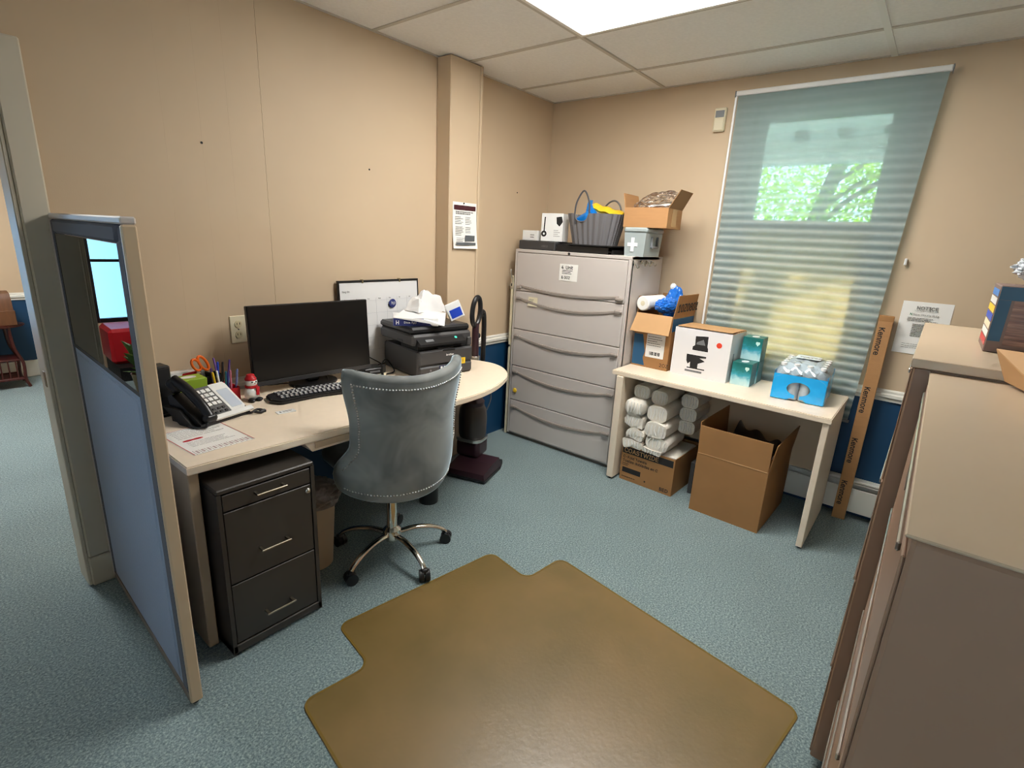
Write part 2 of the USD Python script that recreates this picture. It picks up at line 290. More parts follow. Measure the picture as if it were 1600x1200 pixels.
part(ce, 'backing', bx(X0, .15, Y0, .12, H + .10, H + .14), TILE, False)
for i in range(len(xs) - 1):
    for j in range(len(ys) - 1):
        if (i, j) == (2, 1): continue
        part(ce, 'tile', bx(xs[i + 1] + .006, xs[i] - .006, ys[j + 1] + .006, ys[j] - .006, H + .004 + .001 * ((i * 7 + j * 3) % 3), H + .018), TILE, False)
for x in xs[1:-1]: part(ce, 'cross_bar', bx(x - .010, x + .010, Y0, 0, H - .001, H + .012), TBAR, False)
for k, y in enumerate(ys[1:-1]): part(ce, 'main_bar', bx(X0, 0, y - (.014 if k == 1 else .010), y + (.014 if k == 1 else .010), H - .003, H + .012), TBARW if k == 1 else TBAR, False)
part(ce, 'wall_angle', bx(X0, 0, -.012, 0, H - .002, H + .01), TBAR, False); part(ce, 'wall_angle', bx(-.012, 0, Y0, 0, H - .002, H + .01), TBAR, False)
part(ce, 'hall_slab', bx(X0, -1.2, .12, 4.12, H, H + .1), TILE, False)
def ceiling_light(x1, y1, label, mat, drop=0.0):
    t = thing('ceiling_light', label, 'ceiling light', (x1 - T / 2, y1 - T, H - drop))
    w, d = T / 2 - .006, T - .006
    for a in ((-w, w, -d, -d + .022), (-w, w, d - .022, d), (-w, -w + .022, -d + .022, d - .022), (w - .022, w, -d + .022, d - .022)): part(t, 'frame', bx(*a, -.004, .05, .002), TBARW, False)
    part(t, 'diffuser', bx(-w + .022, w - .022, -d + .022, d - .022, .003, .008), mat, False)
    part(t, 'housing', bx(-w, w, -d, d, .052, .09), TBARW, False)
ceiling_light(xs[2], ys[1], 'bright rectangular fluorescent ceiling light panel in the tile grid above the desk area', DIFFUSER)
# doorway trim
d1 = struct('door_1')
part(d1, 'casing', bx(DX1, -3.02, -.02, 0, .13, 2.04, .005), CASE, False); part(d1, 'casing', bx(DX0 - .08, DX0, -.02, 0, .13, 2.04, .005), CASE, False); part(d1, 'casing', bx(DX0, DX1, -.02, 0, DZ, 2.04, .005), CASE, False)
part(d1, 'plinth', bx(DX1 - .002, -3.02, -.026, 0, 0, .13, .004), CASE, False); part(d1, 'plinth', bx(DX0 - .08, DX0, -.026, 0, 0, .13, .004), CASE, False)
part(d1, 'jamb', bx(DX1 - .014, DX1, -.012, .12, 0, DZ, .003), CASE, False); part(d1, 'jamb', bx(DX0, DX0 + .014, -.012, .12, 0, DZ, .003), CASE, False); part(d1, 'jamb', bx(DX0, DX1, -.012, .12, DZ - .014, DZ), CASE, False)
part(d1, 'hall_casing', bx(DX1 - .004, -3.02, .12, .138, 0, 2.04, .004), TRIMW, False); part(d1, 'hall_casing', bx(DX0 - .08, DX0 + .004, .12, .138, 0, 2.04, .004), TRIMW, False); part(d1, 'hall_casing', bx(DX0, DX1, .12, .138, DZ, 2.04, .004), TRIMW, False)
part(d1, 'strike_plate', bx(DX1 - .016, DX1 - .0135, .025, .055, .86, .92, .001), BRASS, False)
# hall beyond the doorway
wf = struct('wall_far'); HX0, HX1, HZ0, HZ1 = -4.75, -3.64, .46, 1.62
for a in ((X0, HX0, 0, H), (HX1, -1.2, 0, H), (HX0, HX1, 0, HZ0), (HX0, HX1, HZ1, H)): part(wf, 'wall_panel', bx(a[0], a[1], 4.0, 4.12, a[2], a[3]), WALL, False)
part(wf, 'wainscot_panel', bx(HX1 + .05, -1.2, 3.993, 4.0, .15, .73), WALLB, False)
tr = struct('trim_4'); part(tr, 'chair_rail', rail_along((HX1 + .05, 3.993, 0), (1, 0, 0), (0, -1, 0), 2.8), TRIMW)
tr = struct('baseboard_far'); part(tr, 'board', bx(HX1, -1.2, 3.975, 3.993, 0, .155, .006), TRIMW, False)
wh = struct('wall_hall'); part(wh, 'wall_panel', bx(-1.2, -1.08, .12, 4.12, 0, H), WALL, False)
w2 = struct('window_2')
for a in ((HX0, HX0 + .05, HZ0, HZ1), (HX1 - .05, HX1, HZ0, HZ1), (HX0 + .051, HX1 - .051, HZ0, HZ0 + .04), (HX0 + .051, HX1 - .051, HZ1 - .05, HZ1), (HX0 + .051, HX1 - .051, 1.06, 1.085)): part(w2, 'frame', bx(a[0], a[1], 4.02, 4.07, a[2], a[3], .003), BLK, False)
part(w2, 'pane', bx(HX0 + .05, HX1 - .05, 4.04, 4.045, HZ0 + .04, HZ1 - .05), TINTED, False)
ceiling_light(-3.0, 2.9, 'fluorescent ceiling light panel out in the hall beyond the doorway', HALLDIFF, .091)

# ------------------------------------------------------------------ partition beside the doorway
t = thing('cubicle_partition', 'beige framed office partition with blue grey fabric and a smoked glass upper half', 'partition', (-3.030, -.482, 0), -2.2)
part(t, 'fabric_panel', cat(bx(-.0165, .0135, -.375, .405, .05, 1.012, .010), bx(-.013, .013, -.39, .425, .04, 1.02)), FAB, 40)
part(t, 'fabric_border', bx(-.0165, .0145, -.452, -.392, .04, 1.438, .009), FABD, 40); part(t, 'fabric_border', bx(-.0165, .0145, -.391, .425, 1.428, 1.475, .008), FABD, 40); part(t, 'fabric_border', bx(-.0165, .0145, .425, .450, .04, 1.475, .006), FABD, 40)
part(t, 'glass_frame', cat(bx(-.0150, .010, -.391, .424, 1.021, 1.034), bx(-.0150, .010, .41, .424, 1.034, 1.427)), BLKM, False)
part(t, 'glass_pane', bx(-.0145, -.0105, -.391, .409, 1.034, 1.4275), SMOKE, False)
part(t, 'top_cap', bx(-.018, .016, -.468, .455, 1.476, 1.495, .004), PUTTY, False)
part(t, 'end_trim', bx(-.018, .016, -.470, -.453, .02, 1.475, .004), LAMD, False); part(t, 'end_trim', bx(-.018, .016, .451, .468, .02, 1.475, .004), PUTTY, False)
part(t, 'base_rail', bx(-.016, .015, -.452, .45, .012, .039), PUTTYD, False)
part(t, 'levelling_foot', cyl(.012, 0, .013, 0, -.44), BLK); part(t, 'levelling_foot', cyl(.012, 0, .013, 0, .43), BLK)

# ------------------------------------------------------------------ peninsula desk
t = thing('peninsula_desk', 'long beige laminate desk with a rounded end, standing against the left wall', 'desk', (0, 0, 0))
dp = sg.Polygon([(-2.94, -.772), (-2.36, -.79)] + [tuple(p) for p in curve([(-2.1, -.80), (-1.813, -.838), (-1.657, -.837), (-1.511, -.812), (-1.378, -.765), (-1.24, -.69), (-1.14, -.58), (-1.098, -.47), (-1.104, -.38), (-1.13, -.30), (-1.175, -.20)], 40)[:, :2]] + [(-1.18, -.03), (-2.94, -.03)]) if False else sg.Polygon([(-2.94, -.772), (-2.36, -.79)] + [(p[0], p[1]) for p in curve([(x, y, 0) for x, y in ((-2.1, -.805), (-1.813, -.838), (-1.657, -.837), (-1.511, -.812), (-1.378, -.765), (-1.24, -.69), (-1.14, -.58), (-1.098, -.47), (-1.104, -.38), (-1.13, -.30), (-1.185, -.20))], 44)] + [(-1.19, -.03), (-2.94, -.03)])
part(t, 'desktop', mv(slab(dp, .03, .004), (0, 0, .705)), LAM, 40)
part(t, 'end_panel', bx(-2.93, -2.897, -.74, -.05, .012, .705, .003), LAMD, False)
part(t, 'column_leg', cyl(.055, 0, .704, -1.64, -.47, 28), BLK)
tr_ = part(t, 'pencil_tray', cat(hull([(x, y, z) for x, z in ((-2.54, .704), (-2.51, .664), (-1.92, .664), (-1.89, .704)) for y in (-.775, -.42)])), LAM, False)
part(t, 'tray_lip', bx(-2.50, -1.93, -.781, -.776, .675, .700, .001), LAMD, False)
part(t, 'levelling_foot', cyl(.012, 0, .013, -2.913, -.70), BLK); part(t, 'levelling_foot', cyl(.012, 0, .013, -2.913, -.10), BLK)

# ------------------------------------------------------------------ pedestal
t = thing('drawer_pedestal', 'charcoal three drawer pedestal under the left end of the desk', 'file cabinet', (-2.715, -.575, 0))
w = .172
part(t, 'body', cat(bx(-w, w, -.262, .26, .637, .655, .004), bx(-w, -w + .014, -.262, .26, .012, .638), bx(w - .014, w, -.262, .26, .012, .638), bx(-w + .014, w - .014, .245, .26, .02, .638), bx(-w, w, -.262, .26, .012, .045, .003)), CHAR, False)
for z0, z1, hz in ((.572, .632, .608), (.292, .567, .392), (.050, .287, .128)):
    d = part(t, 'drawer', bx(-w + .017, w - .017, -.260, .22, z0, z1, .002), CHAR, False)
    part(d, 'handle', cat(bx(-.055, .055, -.292, -.285, hz - .004, hz + .004, .002), bx(-.052, -.043, -.286, -.259, hz - .004, hz + .004), bx(.043, .052, -.286, -.259, hz - .004, hz + .004)), NICKEL, False)
part(t, 'lock', mv(cat(cyl(.010, 0, .006, n=18), cyl(.006, .006, .010, n=14)), (.143, -.2595, .545), rx=90), SILV)
part(t, 'foot_plate', cat(bx(-.15, .15, -.22, .22, 0, .0121)), BLK, False)

# ------------------------------------------------------------------ five-drawer lateral file
CX, CY = -.49, -.557; W2, CH = .457, 1.418
t = thing('lateral_file_cabinet', 'tall putty grey five-tier lateral file cabinet with bowed pulls in the corner', 'file cabinet', (-.255, CY, 0))
fx = CX + .255
part(t, 'body', cat(bx(fx + .012, .225, -W2, W2, .02, CH - .001, .003), bx(fx, fx + .4, -W2, W2, CH - .022, CH, .003), bx(fx, fx + .03, -W2, -W2 + .02, .02, CH - .02, .002), bx(fx, fx + .03, W2 - .02, W2, .02, CH - .02, .002)), PUTTY, False)
part(t, 'plinth', bx(fx + .02, .21, -W2 + .01, W2 - .01, 0, .021), PUTTYD, False)
PULL = M('pull_grey', (150, 140, 132), .35)
TIERS = [(1.128, 1.392, 1.150), (.848, 1.122, 1.072), (.570, .842, .794), (.300, .564, .520), (.035, .294, .246)]
for k, (z0, z1, hz) in enumerate(TIERS):
    d = part(t, 'flipper_door' if k == 0 else 'drawer', cat(bx(fx - .004, fx + .02, -W2 + .022, W2 - .022, z0, z1, .003)), PUTTY, False)
    yy = np.linspace(-1, 1, 33); sag = .046 if k else .03
    bow = np.stack([fx - .005 - .003 * (1 - yy ** 2), yy * .40, hz - sag * (1 - yy ** 2) + (0 if k else .012)], 1)
    pull = tube(bow, .0045 + .0025 * (1 - yy ** 2) ** .5, 8, flat=1.7)
    ends = [bx(fx - .022, fx - .003, s * .40 - (.034 if s < 0 else .022), s * .40 + .022, hz - .012, hz + .012, .007) for s in (-1, 1)]
    part(d, 'pull', cat(pull, *ends), PULL, 40)
part(t, 'top_lock', mv(cyl(.009, 0, .006, n=16), (fx - .0005, 0, CH - .011), rz=0, ry=-90), BLK)
o = thing('cabinet_label', 'white printed label with black symbols stuck on the cabinet flipper door', 'label', (CX - .005, -.565, 1.285))
part(o, 'paper', bx(-.0012, 0, -.072, .072, -.055, .055), PAPER, False)
part(o, 'lettering', onto(text('4  Unit', .022, bold=True), (-.0013, .060, .022), (0, -1, 0), (0, 0, 1)), INK, False); part(o, 'lettering', onto(lines(.085, .03, 3, .004, 3), (-.0013, .05, -.012), (0, -1, 0), (0, 0, 1)), INK, False); part(o, 'lettering', onto(text('& 002', .018, bold=True), (-.0013, .055, -.042), (0, -1, 0), (0, 0, 1)), INK, False)
o = thing('sticky_note', 'small cream note on the second drawer of the lateral file', 'note', (CX - .005, -.285, 1.06))
part(o, 'paper', sheet(lambda U, V: S3(-.0015 - .006 * (1 - V) ** 2, .041 - .082 * U, -.032 + .064 * V), 4, 6, .0006), OFFW)
part(o, 'writing', onto(lines(.055, .025, 2, .003, 5), (-.0075, .03, -.004), (0, -1, 0), (.12, 0, 1)), INKG, False)
solo('yellow_magnet', 'round yellow magnet on the fourth tier left edge of the lateral file', 'magnet', mv(lathe([(0, 0), (.016, 0), (.018, .004), (.014, .010), (0, .012)], 20), (CX - .0045, -.165, .375), ry=-90), YEL)
def hook(x, y, z, label):
    o = thing('magnetic_hook', label, 'hook', (x, y, z), group='magnetic hooks on the cabinet side')
    part(o, 'magnet', mv(cyl(.011, 0, .006, n=18), (0, 0, 0), rx=90), SILV)
    part(o, 'hook', tube([(0, -.006, 0), (0, -.016, -.004), (0, -.020, -.016), (0, -.026, -.022), (0, -.034, -.018), (0, -.036, -.008)], .0026, 8), CHROME)
for i, (x, lab) in enumerate(((-.455, 'silver magnetic hook on the cabinet side, nearest its front edge'), (-.36, 'silver magnetic hook second from the front on the cabinet side'), (-.285, 'silver magnetic hook third from the front on the cabinet side'), (-.21, 'silver magnetic hook farthest back on the cabinet side'))):
    hook(x, CY - W2 - .0005, 1.37 + .012 * min(i, 1), lab)
t = thing('track_rail', 'slim white rail standing between the lateral file and the corner wall', 'rail', (-.47, -.075, 0), 0)
part(t, 'rail', bx(-.012, .012, -.011, .011, 0, 1.225, .003), OFFW, False); part(t, 'bracket', cat(bx(-.016, -.011, -.006, .012, 1.13, 1.22, .002), bx(-.03, -.015, -.004, .004, 1.15, 1.17, .002), tube([(-.02, 0, 1.215), (-.026, .004, 1.25), (-.02, .008, 1.27)], .006, 8)), SILV, False)
part(t, 'clip', bx(-.018, -.0115, -.008, .008, .70, .715, .002), BLK, False)

# ------------------------------------------------------------------ items on the lateral file
Zc = CH
t = thing('flat_device', 'flat black boxed device under the white boxes on top of the lateral file', 'device', (-.33, -.27, Zc))
part(t, 'case', bx(-.135, .13, -.15, .165, 0, .062, .006), DKG, False); part(t, 'lettering', onto(text('CISCO', .012), (-.1352, -.035, .022), (0, -1, 0), (0, 0, 1)), INKG, False)
t = thing('small_carton', 'low white carton lying left of the headset box on the black device', 'box', (-.38, -.175, Zc + .062))
part(t, 'carton', bx(-.06, .06, -.07, .06, 0, .068, .002), WHT, False); part(t, 'printing', onto(lines(.05, .03, 2, .006, 9), (-.0603, -.01, .015), (0, -1, 0), (0, 0, 1)), INKG, False)
t = thing('headset_box', 'upright white box printed with a black headset, on the black device', 'box', (-.38, -.345, Zc + .062), 12)
part(t, 'carton', bx(-.055, .055, -.085, .075, 0, .185, .002), WHT, False)
def onface(mesh, x, y, z): return onto(mesh, (x, y, z), (0, -1, 0), (0, 0, 1))
ring = prism(sg.Point(0, 0).buffer(.020).difference(sg.Point(0, 0).buffer(.008)), 0, .0006)
part(t, 'printed_earpiece', onface(ring, -.0552, .052, .05), INK, False); part(t, 'printed_boom', onface(prism(sg.Polygon([(-.004, 0), (.004, 0), (.008, .10), (0, .10)]), 0, .0006), -.0553, .052, .06), INK, False); part(t, 'printed_headset', onface(prism(sg.Polygon([(-.02, .03), (.02, .035), (.028, 0), (.006, -.03), (-.015, -.012)]), 0, .0006), -.0552, -.055, .13), INK, False); part(t, 'printing', onface(lines(.05, .05, 4, .003, 4), -.0552, -.02, .03), INKG, False)
t = thing('paper_tray', 'black open letter tray lying under the woven basket on the lateral file', 'tray', (-.30, -.63, Zc))
part(t, 'base', bx(-.16, .16, -.23, .21, .012, .02), BLK, False); part(t, 'rim', cat(bx(-.165, -.15, -.20, .20, .0, .045, .004), bx(.15, .165, -.23, .21, 0, .05, .004), bx(-.16, .16, .205, .22, 0, .05, .004), bx(-.16, .16, -.235, -.22, 0, .03, .004)), BLK, False)
part(t, 'top_lip', bx(-.19, .10, -.24, .10, .046, .054, .002), BLKM, False)
# woven basket
t = thing('woven_basket', 'grey ribbed plastic basket tote with two loop handles on the lateral file', 'basket', (-.34, -.655, Zc + .054))
def basket(U, V, r0=0.0):
    a = U * 2 * np.pi; z = V * .195; sx = .085 + .03 * V; sy = .145 + .045 * V; n = 3.2
    c, s = np.cos(a), np.sin(a); k = (np.abs(c) ** n + np.abs(s) ** n) ** (-1 / n); rib = 1 + .035 * np.sin(26 * a)
    notch = .05 * np.exp(-((s - .25) / .22) ** 4) * (np.abs(c) > .45) * np.clip((V - .7) / .3, 0, 1)
    return S3(c * k * sx * rib, s * k * sy * rib, z - notch)
part(t, 'basket_wall', sheet(basket, 157, 12, .005), M('basket_grey', (112, 110, 112), .45), 50)
part(t, 'basket_floor', bx(-.07, .07, -.125, .125, .002, .008), GRY, False)
part(t, 'handle', tube(curve([(-.10, .105, .13), (-.102, .11, .20), (-.10, .10, .27), (-.095, .055, .335), (-.10, .01, .27), (-.102, 0, .19), (-.10, .0, .13)], 30), .0055, 8), M('handle_grey', (78, 78, 82), .4))
part(t, 'handle', tube(curve([(.09, .02, .15), (.09, .015, .22), (.09, -.03, .275), (.09, -.08, .285), (.09, -.12, .24), (.09, -.125, .15)], 26), .0055, 8), M('handle_grey_b', (86, 84, 84), .4))
def crumple(sx, sy, sz, seed, amp=.25, freq=9, n=4):
    me = trimesh.creation.icosphere(subdivisions=n); v = me.vertices; d = meshkit.fbm(v * freq / 3 + seed, 4, seed) - .5; rid = np.abs(meshkit.fbm(v * freq / 2 + seed + 9, 3, seed + 5) - .5)
    me.vertices = v * (1 + amp * d - amp * rid)[:, None] * [sx, sy, sz]; return me
t = thing('blue_scoop', 'bright blue plastic toy scoop sticking out of the woven basket', 'scoop', (-.37, -.595, Zc + .145))
part(t, 'bowl', hull(np.vstack([trimesh.creation.icosphere(2, .03).vertices * [1, 1, 1] + p for p in ((0, .05, .06), (-.03, -.03, .09), (0, .03, 0))])), SKYB); part(t, 'handle', hull([(x + .01 * s, y + .012 * s2, z) for x, y, z in ((-.02, -.01, .07), (0, -.02, .19)) for s in (-1, 1) for s2 in (-1, 1)]), SKYB, False)
part(t, 'blade', hull([(-.01, -.01, .06), (.012, -.01, .06), (-.01, -.085, .09), (.012, -.085, .09), (-.01, -.03, .16), (.012, -.03, .16)]), SKYB, False)
t = thing('yellow_cloth', 'folded yellow cloth lying over the back of the woven basket', 'cloth', (-.315, -.72, Zc + .268))
part(t, 'cloth', sheet(lambda U, V: S3(-.05 + .10 * V, .10 - .22 * U, .045 - .055 * U + .004 * np.sin(5 * U * np.pi + 2 * V) - .03 * (2 * V - 1) ** 2), 26, 8, .016), YEL, 60)
# first aid box
t = thing('first_aid_box', 'grey first aid box with a white cross on the lateral file', 'first aid box', (-.335, -1.0, Zc), 0)
FAG = M('first_aid_grey', (160, 170, 170), .4)
part(t, 'box', hull([(x, y, z) for x, y, z, in [(sx * (.115 + e), sy * (.068 + e), z) for sx in (-1, 1) for sy in (-1, 1) for z, e in ((0, -.004), (.14, .004))]]), FAG, False)
part(t, 'lid', bx(-.125, .125, -.078, .078, .14, .172, .010), FAG, False)
cr = sg.box(-.034, -.011, .034, .011).union(sg.box(-.011, -.042, .011, .042))
part(t, 'white_cross', onto(prism(cr, 0, .002), (-.1165, .012, .07), (0, -1, 0), (-.03, 0, 1)), WHT, False)
part(t, 'side_latch', cat(bx(-.04, .05, -.088, -.070, .05, .065, .004), bx(-.045, -.03, -.084, -.07, .055, .12, .003), bx(.035, .05, -.084, -.07, .055, .12, .003)), GRY, False)
# open carton on the first aid box
def carton(parent, sx, sy, sz, tk, mat, inside=None):
    """open box body, centred, on z=0"""
    return part(parent, 'box_body', cat(bx(-sx / 2, sx / 2, -sy / 2, sy / 2, 0, tk), bx(-sx / 2, -sx / 2 + tk, -sy / 2, sy / 2, tk, sz), bx(sx / 2 - tk, sx / 2, -sy / 2, sy / 2, tk, sz), bx(-sx / 2 + tk, sx / 2 - tk, -sy / 2, -sy / 2 + tk, tk, sz), bx(-sx / 2 + tk, sx / 2 - tk, sy / 2 - tk, sy / 2, tk, sz)), mat, False)
def flap(parent, a, b, out, length, mat, tk=.004, taper=.01):
    a, b, out = np.array(a, float), np.array(b, float), np.array(out, float); out /= np.linalg.norm(out); e = (b - a) / np.linalg.norm(b - a); n = np.cross(e, out) * tk / 2
    q = [a, b, b + out * length - e * taper, a + out * length + e * taper]; return part(parent, 'flap', hull([p + s * n for p in q for s in (-1, 1)]), mat, False)
t = thing('shipping_carton', 'small open cardboard carton with raised flaps on top of the first aid box', 'box', (-.32, -1.04, Zc + .1725), 4)
carton(t, .25, .275, .115, .004, CARD)
flap(t, (-.122, .137, .115), (.122, .137, .115), (0, .25, 1), .085, CARD); flap(t, (.122, -.137, .115), (-.122, -.137, .115), (0, -.55, 1), .115, CARDI)
flap(t, (.125, .13, .115), (.125, -.13, .115), (.4, 0, 1), .05, CARDI)
part(t, 'tape', bx(-.05, .03, -.1385, -.1376, .01, .112), M('packing_tape', (190, 150, 96), .25), False)
t = thing('packing_slip', 'white printed packing slip lying in the open carton on the first aid box', 'paper', (-.36, -1.10, Zc + .285), 4)
part(t, 'paper', sheet(lambda U, V: S3(-.07 + .12 * U, -.055 + .11 * V, .012 + .02 * U + .004 * np.sin(6 * V)), 8, 8, .001), PAPER); part(t, 'printing', onto(lines(.07, .06, 4, .005, 8), (-.05, .035, .0165), (0, -1, 0), (1, 0, .17)), INKG, False)
t = thing('bubble_wrap', 'clear crinkled plastic packing film bulging out of the open carton', 'plastic film', (-.30, -1.05, Zc + .31))
part(t, 'film', mv(crumple(.085, .15, .06, 4, .55, 10, 4), (0, 0, .015), rx=-14), BUBBLE, 25)

# ------------------------------------------------------------------ side table under the window
t = thing('side_table', 'beige laminate work table with panel legs under the window', 'table', (0, 0, 0))
tp = sg.Polygon([(-.605, -1.022), (-.655, -2.238), (-.092, -2.238), (-.092, -1.022)])
part(t, 'tabletop', mv(slab(tp, .03, .004), (0, 0, .697)), LAM, 40)
part(t, 'leg_panel', bx(-.615, -.10, -1.105, -1.06, .012, .696, .003), LAM, False); part(t, 'leg_panel', bx(-.645, -.10, -2.232, -2.202, .012, .696, .003), LAM, False)
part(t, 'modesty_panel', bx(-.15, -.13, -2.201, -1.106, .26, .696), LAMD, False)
for x, y in ((-.6, -1.083), (-.14, -1.083), (-.62, -2.217), (-.14, -2.217)): part(t, 'levelling_foot', cyl(.012, 0, .0125, x, y), BLK)
ZT = .727
# tall brown carton with rolls
t = thing('supply_carton', 'tall brown open carton with blue stripe and shipping label, left end of the side table', 'box', (-.215, -1.16, ZT), -2)
carton(t, .32, .25, .345, .004, CARDB)
flap(t, (-.16, .12, .345), (-.16, -.12, .345), (-.45, 0, -1), .125, CARDL, taper=-.012); flap(t, (.158, -.125, .345), (-.158, -.125, .345), (0, -.12, 1), .130, CARDB); flap(t, (.16, -.122, .345), (.16, .122, .345), (.05, 0, 1), .11, CARDB); flap(t, (-.148, .125, .345), (.148, .125, .345), (0, .04, 1), .10, CARDB)
CB = M('printed_blue', (34, 84, 120), .7)
part(t, 'blue_print', onface(prism(sg.Polygon([(0, 0), (.09, 0), (.075, .05), (.085, .09), (.06, .20), (0, .20)]), 0, .0005), -.1602, .122, .01), CB, False); part(t, 'blue_band', bx(-.158, .158, -.1256, -.1251, .25, .33), CB, False)
part(t, 'shipping_label', onface(prism(rrect(.125, .15, .004), 0, .0006), -.1603, -.03, .145), PAPER, False)
part(t, 'label_print', onface(lines(.10, .07, 5, .004, 12), -.1611, .025, .14), INKG, False); part(t, 'barcode', cat([onface(bx(k * .008, k * .008 + .003 + .002 * (k % 3), 0, .022, 0, .0004), -.1611, .005, .085) for k in range(9)]), INK, False, kind='stuff')
part(t, 'lettering', onto(text('10Z0801', .05, bold=True), (-.135, -.1325, .37), (1, 0, 0), (0, -.12, 1)), INK, False); part(t, 'lettering', onto(text('0', .04), (.115, -.1345, .385), (1, 0, 0), (0, -.12, 1)), INK, False); part(t, 'lettering', onface(text('2OZ', .022), -.1603, -.07, .02), INK, False)
t = thing('white_paper_roll', 'white paper towel roll end showing at the mouth of the tall brown carton', 'paper roll', (-.36, -1.07, ZT + .405), 0)
part(t, 'roll', mv(cat(cyl(.047, -.02, .20, n=28, c=.006)), (0, 0, 0), ry=90, rz=-8), PAPER); part(t, 'core', mv(lathe([(.0, -.0005), (.016, -.0005), (.016, .001), (0, .001)], 18), (-.0195, .0028, 0), ry=90, rz=-8), OFFW)
BLUEF = M('blue_wrap', (36, 120, 220), .22, bump=(60, .004), coat_weight=.5)
t = thing('blue_wrapped_roll', 'glossy blue plastic wrapped roll lying across the mouth of the tall carton', 'wrapped roll', (-.355, -1.205, ZT + .40), 0)
me = crumple(.10, .048, .050, 21, .35, 14, 4); part(t, 'wrapper', mv(me, (.055, .01, 0), rz=-18), BLUEF, 25)
t = thing('blue_wrapped_roll', 'upright blue plastic wrapped roll at the back of the tall carton', 'wrapped roll', (-.145, -1.17, ZT + .345), 0)
me = crumple(.045, .06, .125, 33, .3, 12, 4); part(t, 'wrapper', mv(me, (0, 0, .05), rx=8), BLUEF, 25); part(t, 'white_tip', mv(crumple(.016, .02, .022, 3), (-.005, .01, .165)), WHT)
# white device box
t = thing('white_device_box', 'white cardboard box printed with a black laptop dock, on the side table', 'box', (-.25, -1.475, ZT), -1.5)
WB = M('white_carton', (232, 230, 230), .55)
carton(t, .25, .345, .29, .004, WB)
flap(t, (.122, .168, .292), (.122, -.168, .292), (-1, 0, .02), .235, CARDL, taper=0.004); flap(t, (-.12, -.1725, .29), (.12, -.1725, .29), (0, .6, -.5), .08, CARDL)
F = lambda me, y, z: onface(me, -.1252, y, z)
part(t, 'printed_laptop', F(prism(sg.Polygon([(-.01, 0), (.085, 0), (.083, .018), (.078, .03), (.076, .092), (.0, .085), (.003, .03), (-.01, .02)]).difference(sg.Polygon([(.010, .036), (.065, .036), (.05, .07), (.012, .05)])), 0, .0005), .04, .165), INK, False); part(t, 'printed_dock', F(prism(sg.Polygon([(-.03, .05), (.09, .05), (.09, .04), (.05, .035), (.085, .02), (.045, .0), (.045, -.03), (.0, -.035), (-.003, .005), (-.018, -.01), (-.028, .01)]), 0, .0005), .05, .085), INK, False); part(t, 'printed_line', F(prism(sg.box(-.01, 0, .1, .006), 0, .0005), .06, .05), INK, False)
part(t, 'grey_printing', cat(F(prism(sg.Polygon([(.010, .036), (.065, .036), (.05, .07), (.012, .05)]), 0, .0004), .04, .165), F(prism(sg.box(-.02, 0, .085, .012), 0, .0004), .06, .028), onto(prism(sg.box(0, 0, .012, .11), 0, .0004), (-.06, -.1727, .06), (1, 0, 0), (0, 0, 1))), GRY, False)
part(t, 'red_logo', F(prism(sg.Point(0, 0).buffer(.016), 0, .0006), -.105, .215), M('logo_red', (232, 74, 48), .5), False)
# tissue boxes
def tissue():
    n = {'tc': ('texture_coordinate', {}), 's': ('separate_xyz', {}), 'nz': ('noise_texture', dict(scale=24.0, detail=3.0, distortion=.8)), 'm': ('math', dict(math_type='multiply_add', value2=.07)), 'k': ('map_range', dict(from_min=.03, from_max=.16, to_min=0., to_max=1., clamp=True)),
         'r': ('rgb_ramp', {'ramp': [(0, L(205, 230, 228)), (.3, L(170, 215, 220)), (.5, L(60, 160, 180)), (.7, L(30, 125, 125)), (1, L(20, 105, 100))]}), 'p': ('principled_bsdf', dict(roughness=.4))}
    return usdkit.material(stage, '/World/Looks/tissue_box_print', n, [('tc.object', 's.vector'), ('tc.object', 'nz.vector'), ('nz.fac', 'm.value1'), ('s.z', 'm.value3'), ('m.value', 'k.value'), ('k.result', 'r.fac'), ('r.color', 'p.base_color')], surface='p.BSDF')
TIS = tissue(); TISD = M('tissue_side', (78, 120, 122), .45, vary=(20, .3))
for x, y, z, lab in ((-.30, -1.716, ZT, 'teal and white tissue box in front, right of the white box'), (-.185, -1.722, ZT, 'teal tissue box at the back bottom of the stack beside the white box'), (-.185, -1.722, ZT + .1355, 'teal tissue box on top of the back stack beside the white box')):
    t = thing('tissue_box', lab, 'tissue box', (x, y, z), group='teal tissue boxes on the side table'); part(t, 'carton', bx(-.056, .056, -.055, .055, 0, .135, .0015), TIS, False); part(t, 'side_print', bx(-.054, .054, -.0556, -.0551, .002, .133), TISD, False)
    part(t, 'opening', prism(affinity.scale(sg.Point(0, 0).buffer(.02), 1.6, 1), .1352, .1356), WHT, False); part(t, 'emblem', onface(prism(rrect(.022, .016, .004).union(sg.Polygon([(-.008, -.006), (.008, -.006), (0, -.018)])), 0, .0004), -.0563, -.03, .105), M('emblem_mint', (200, 235, 225), .5) if not stage.GetPrimAtPath('/World/Looks/emblem_mint') else UsdShade.Material.Get(stage, '/World/Looks/emblem_mint'), False)
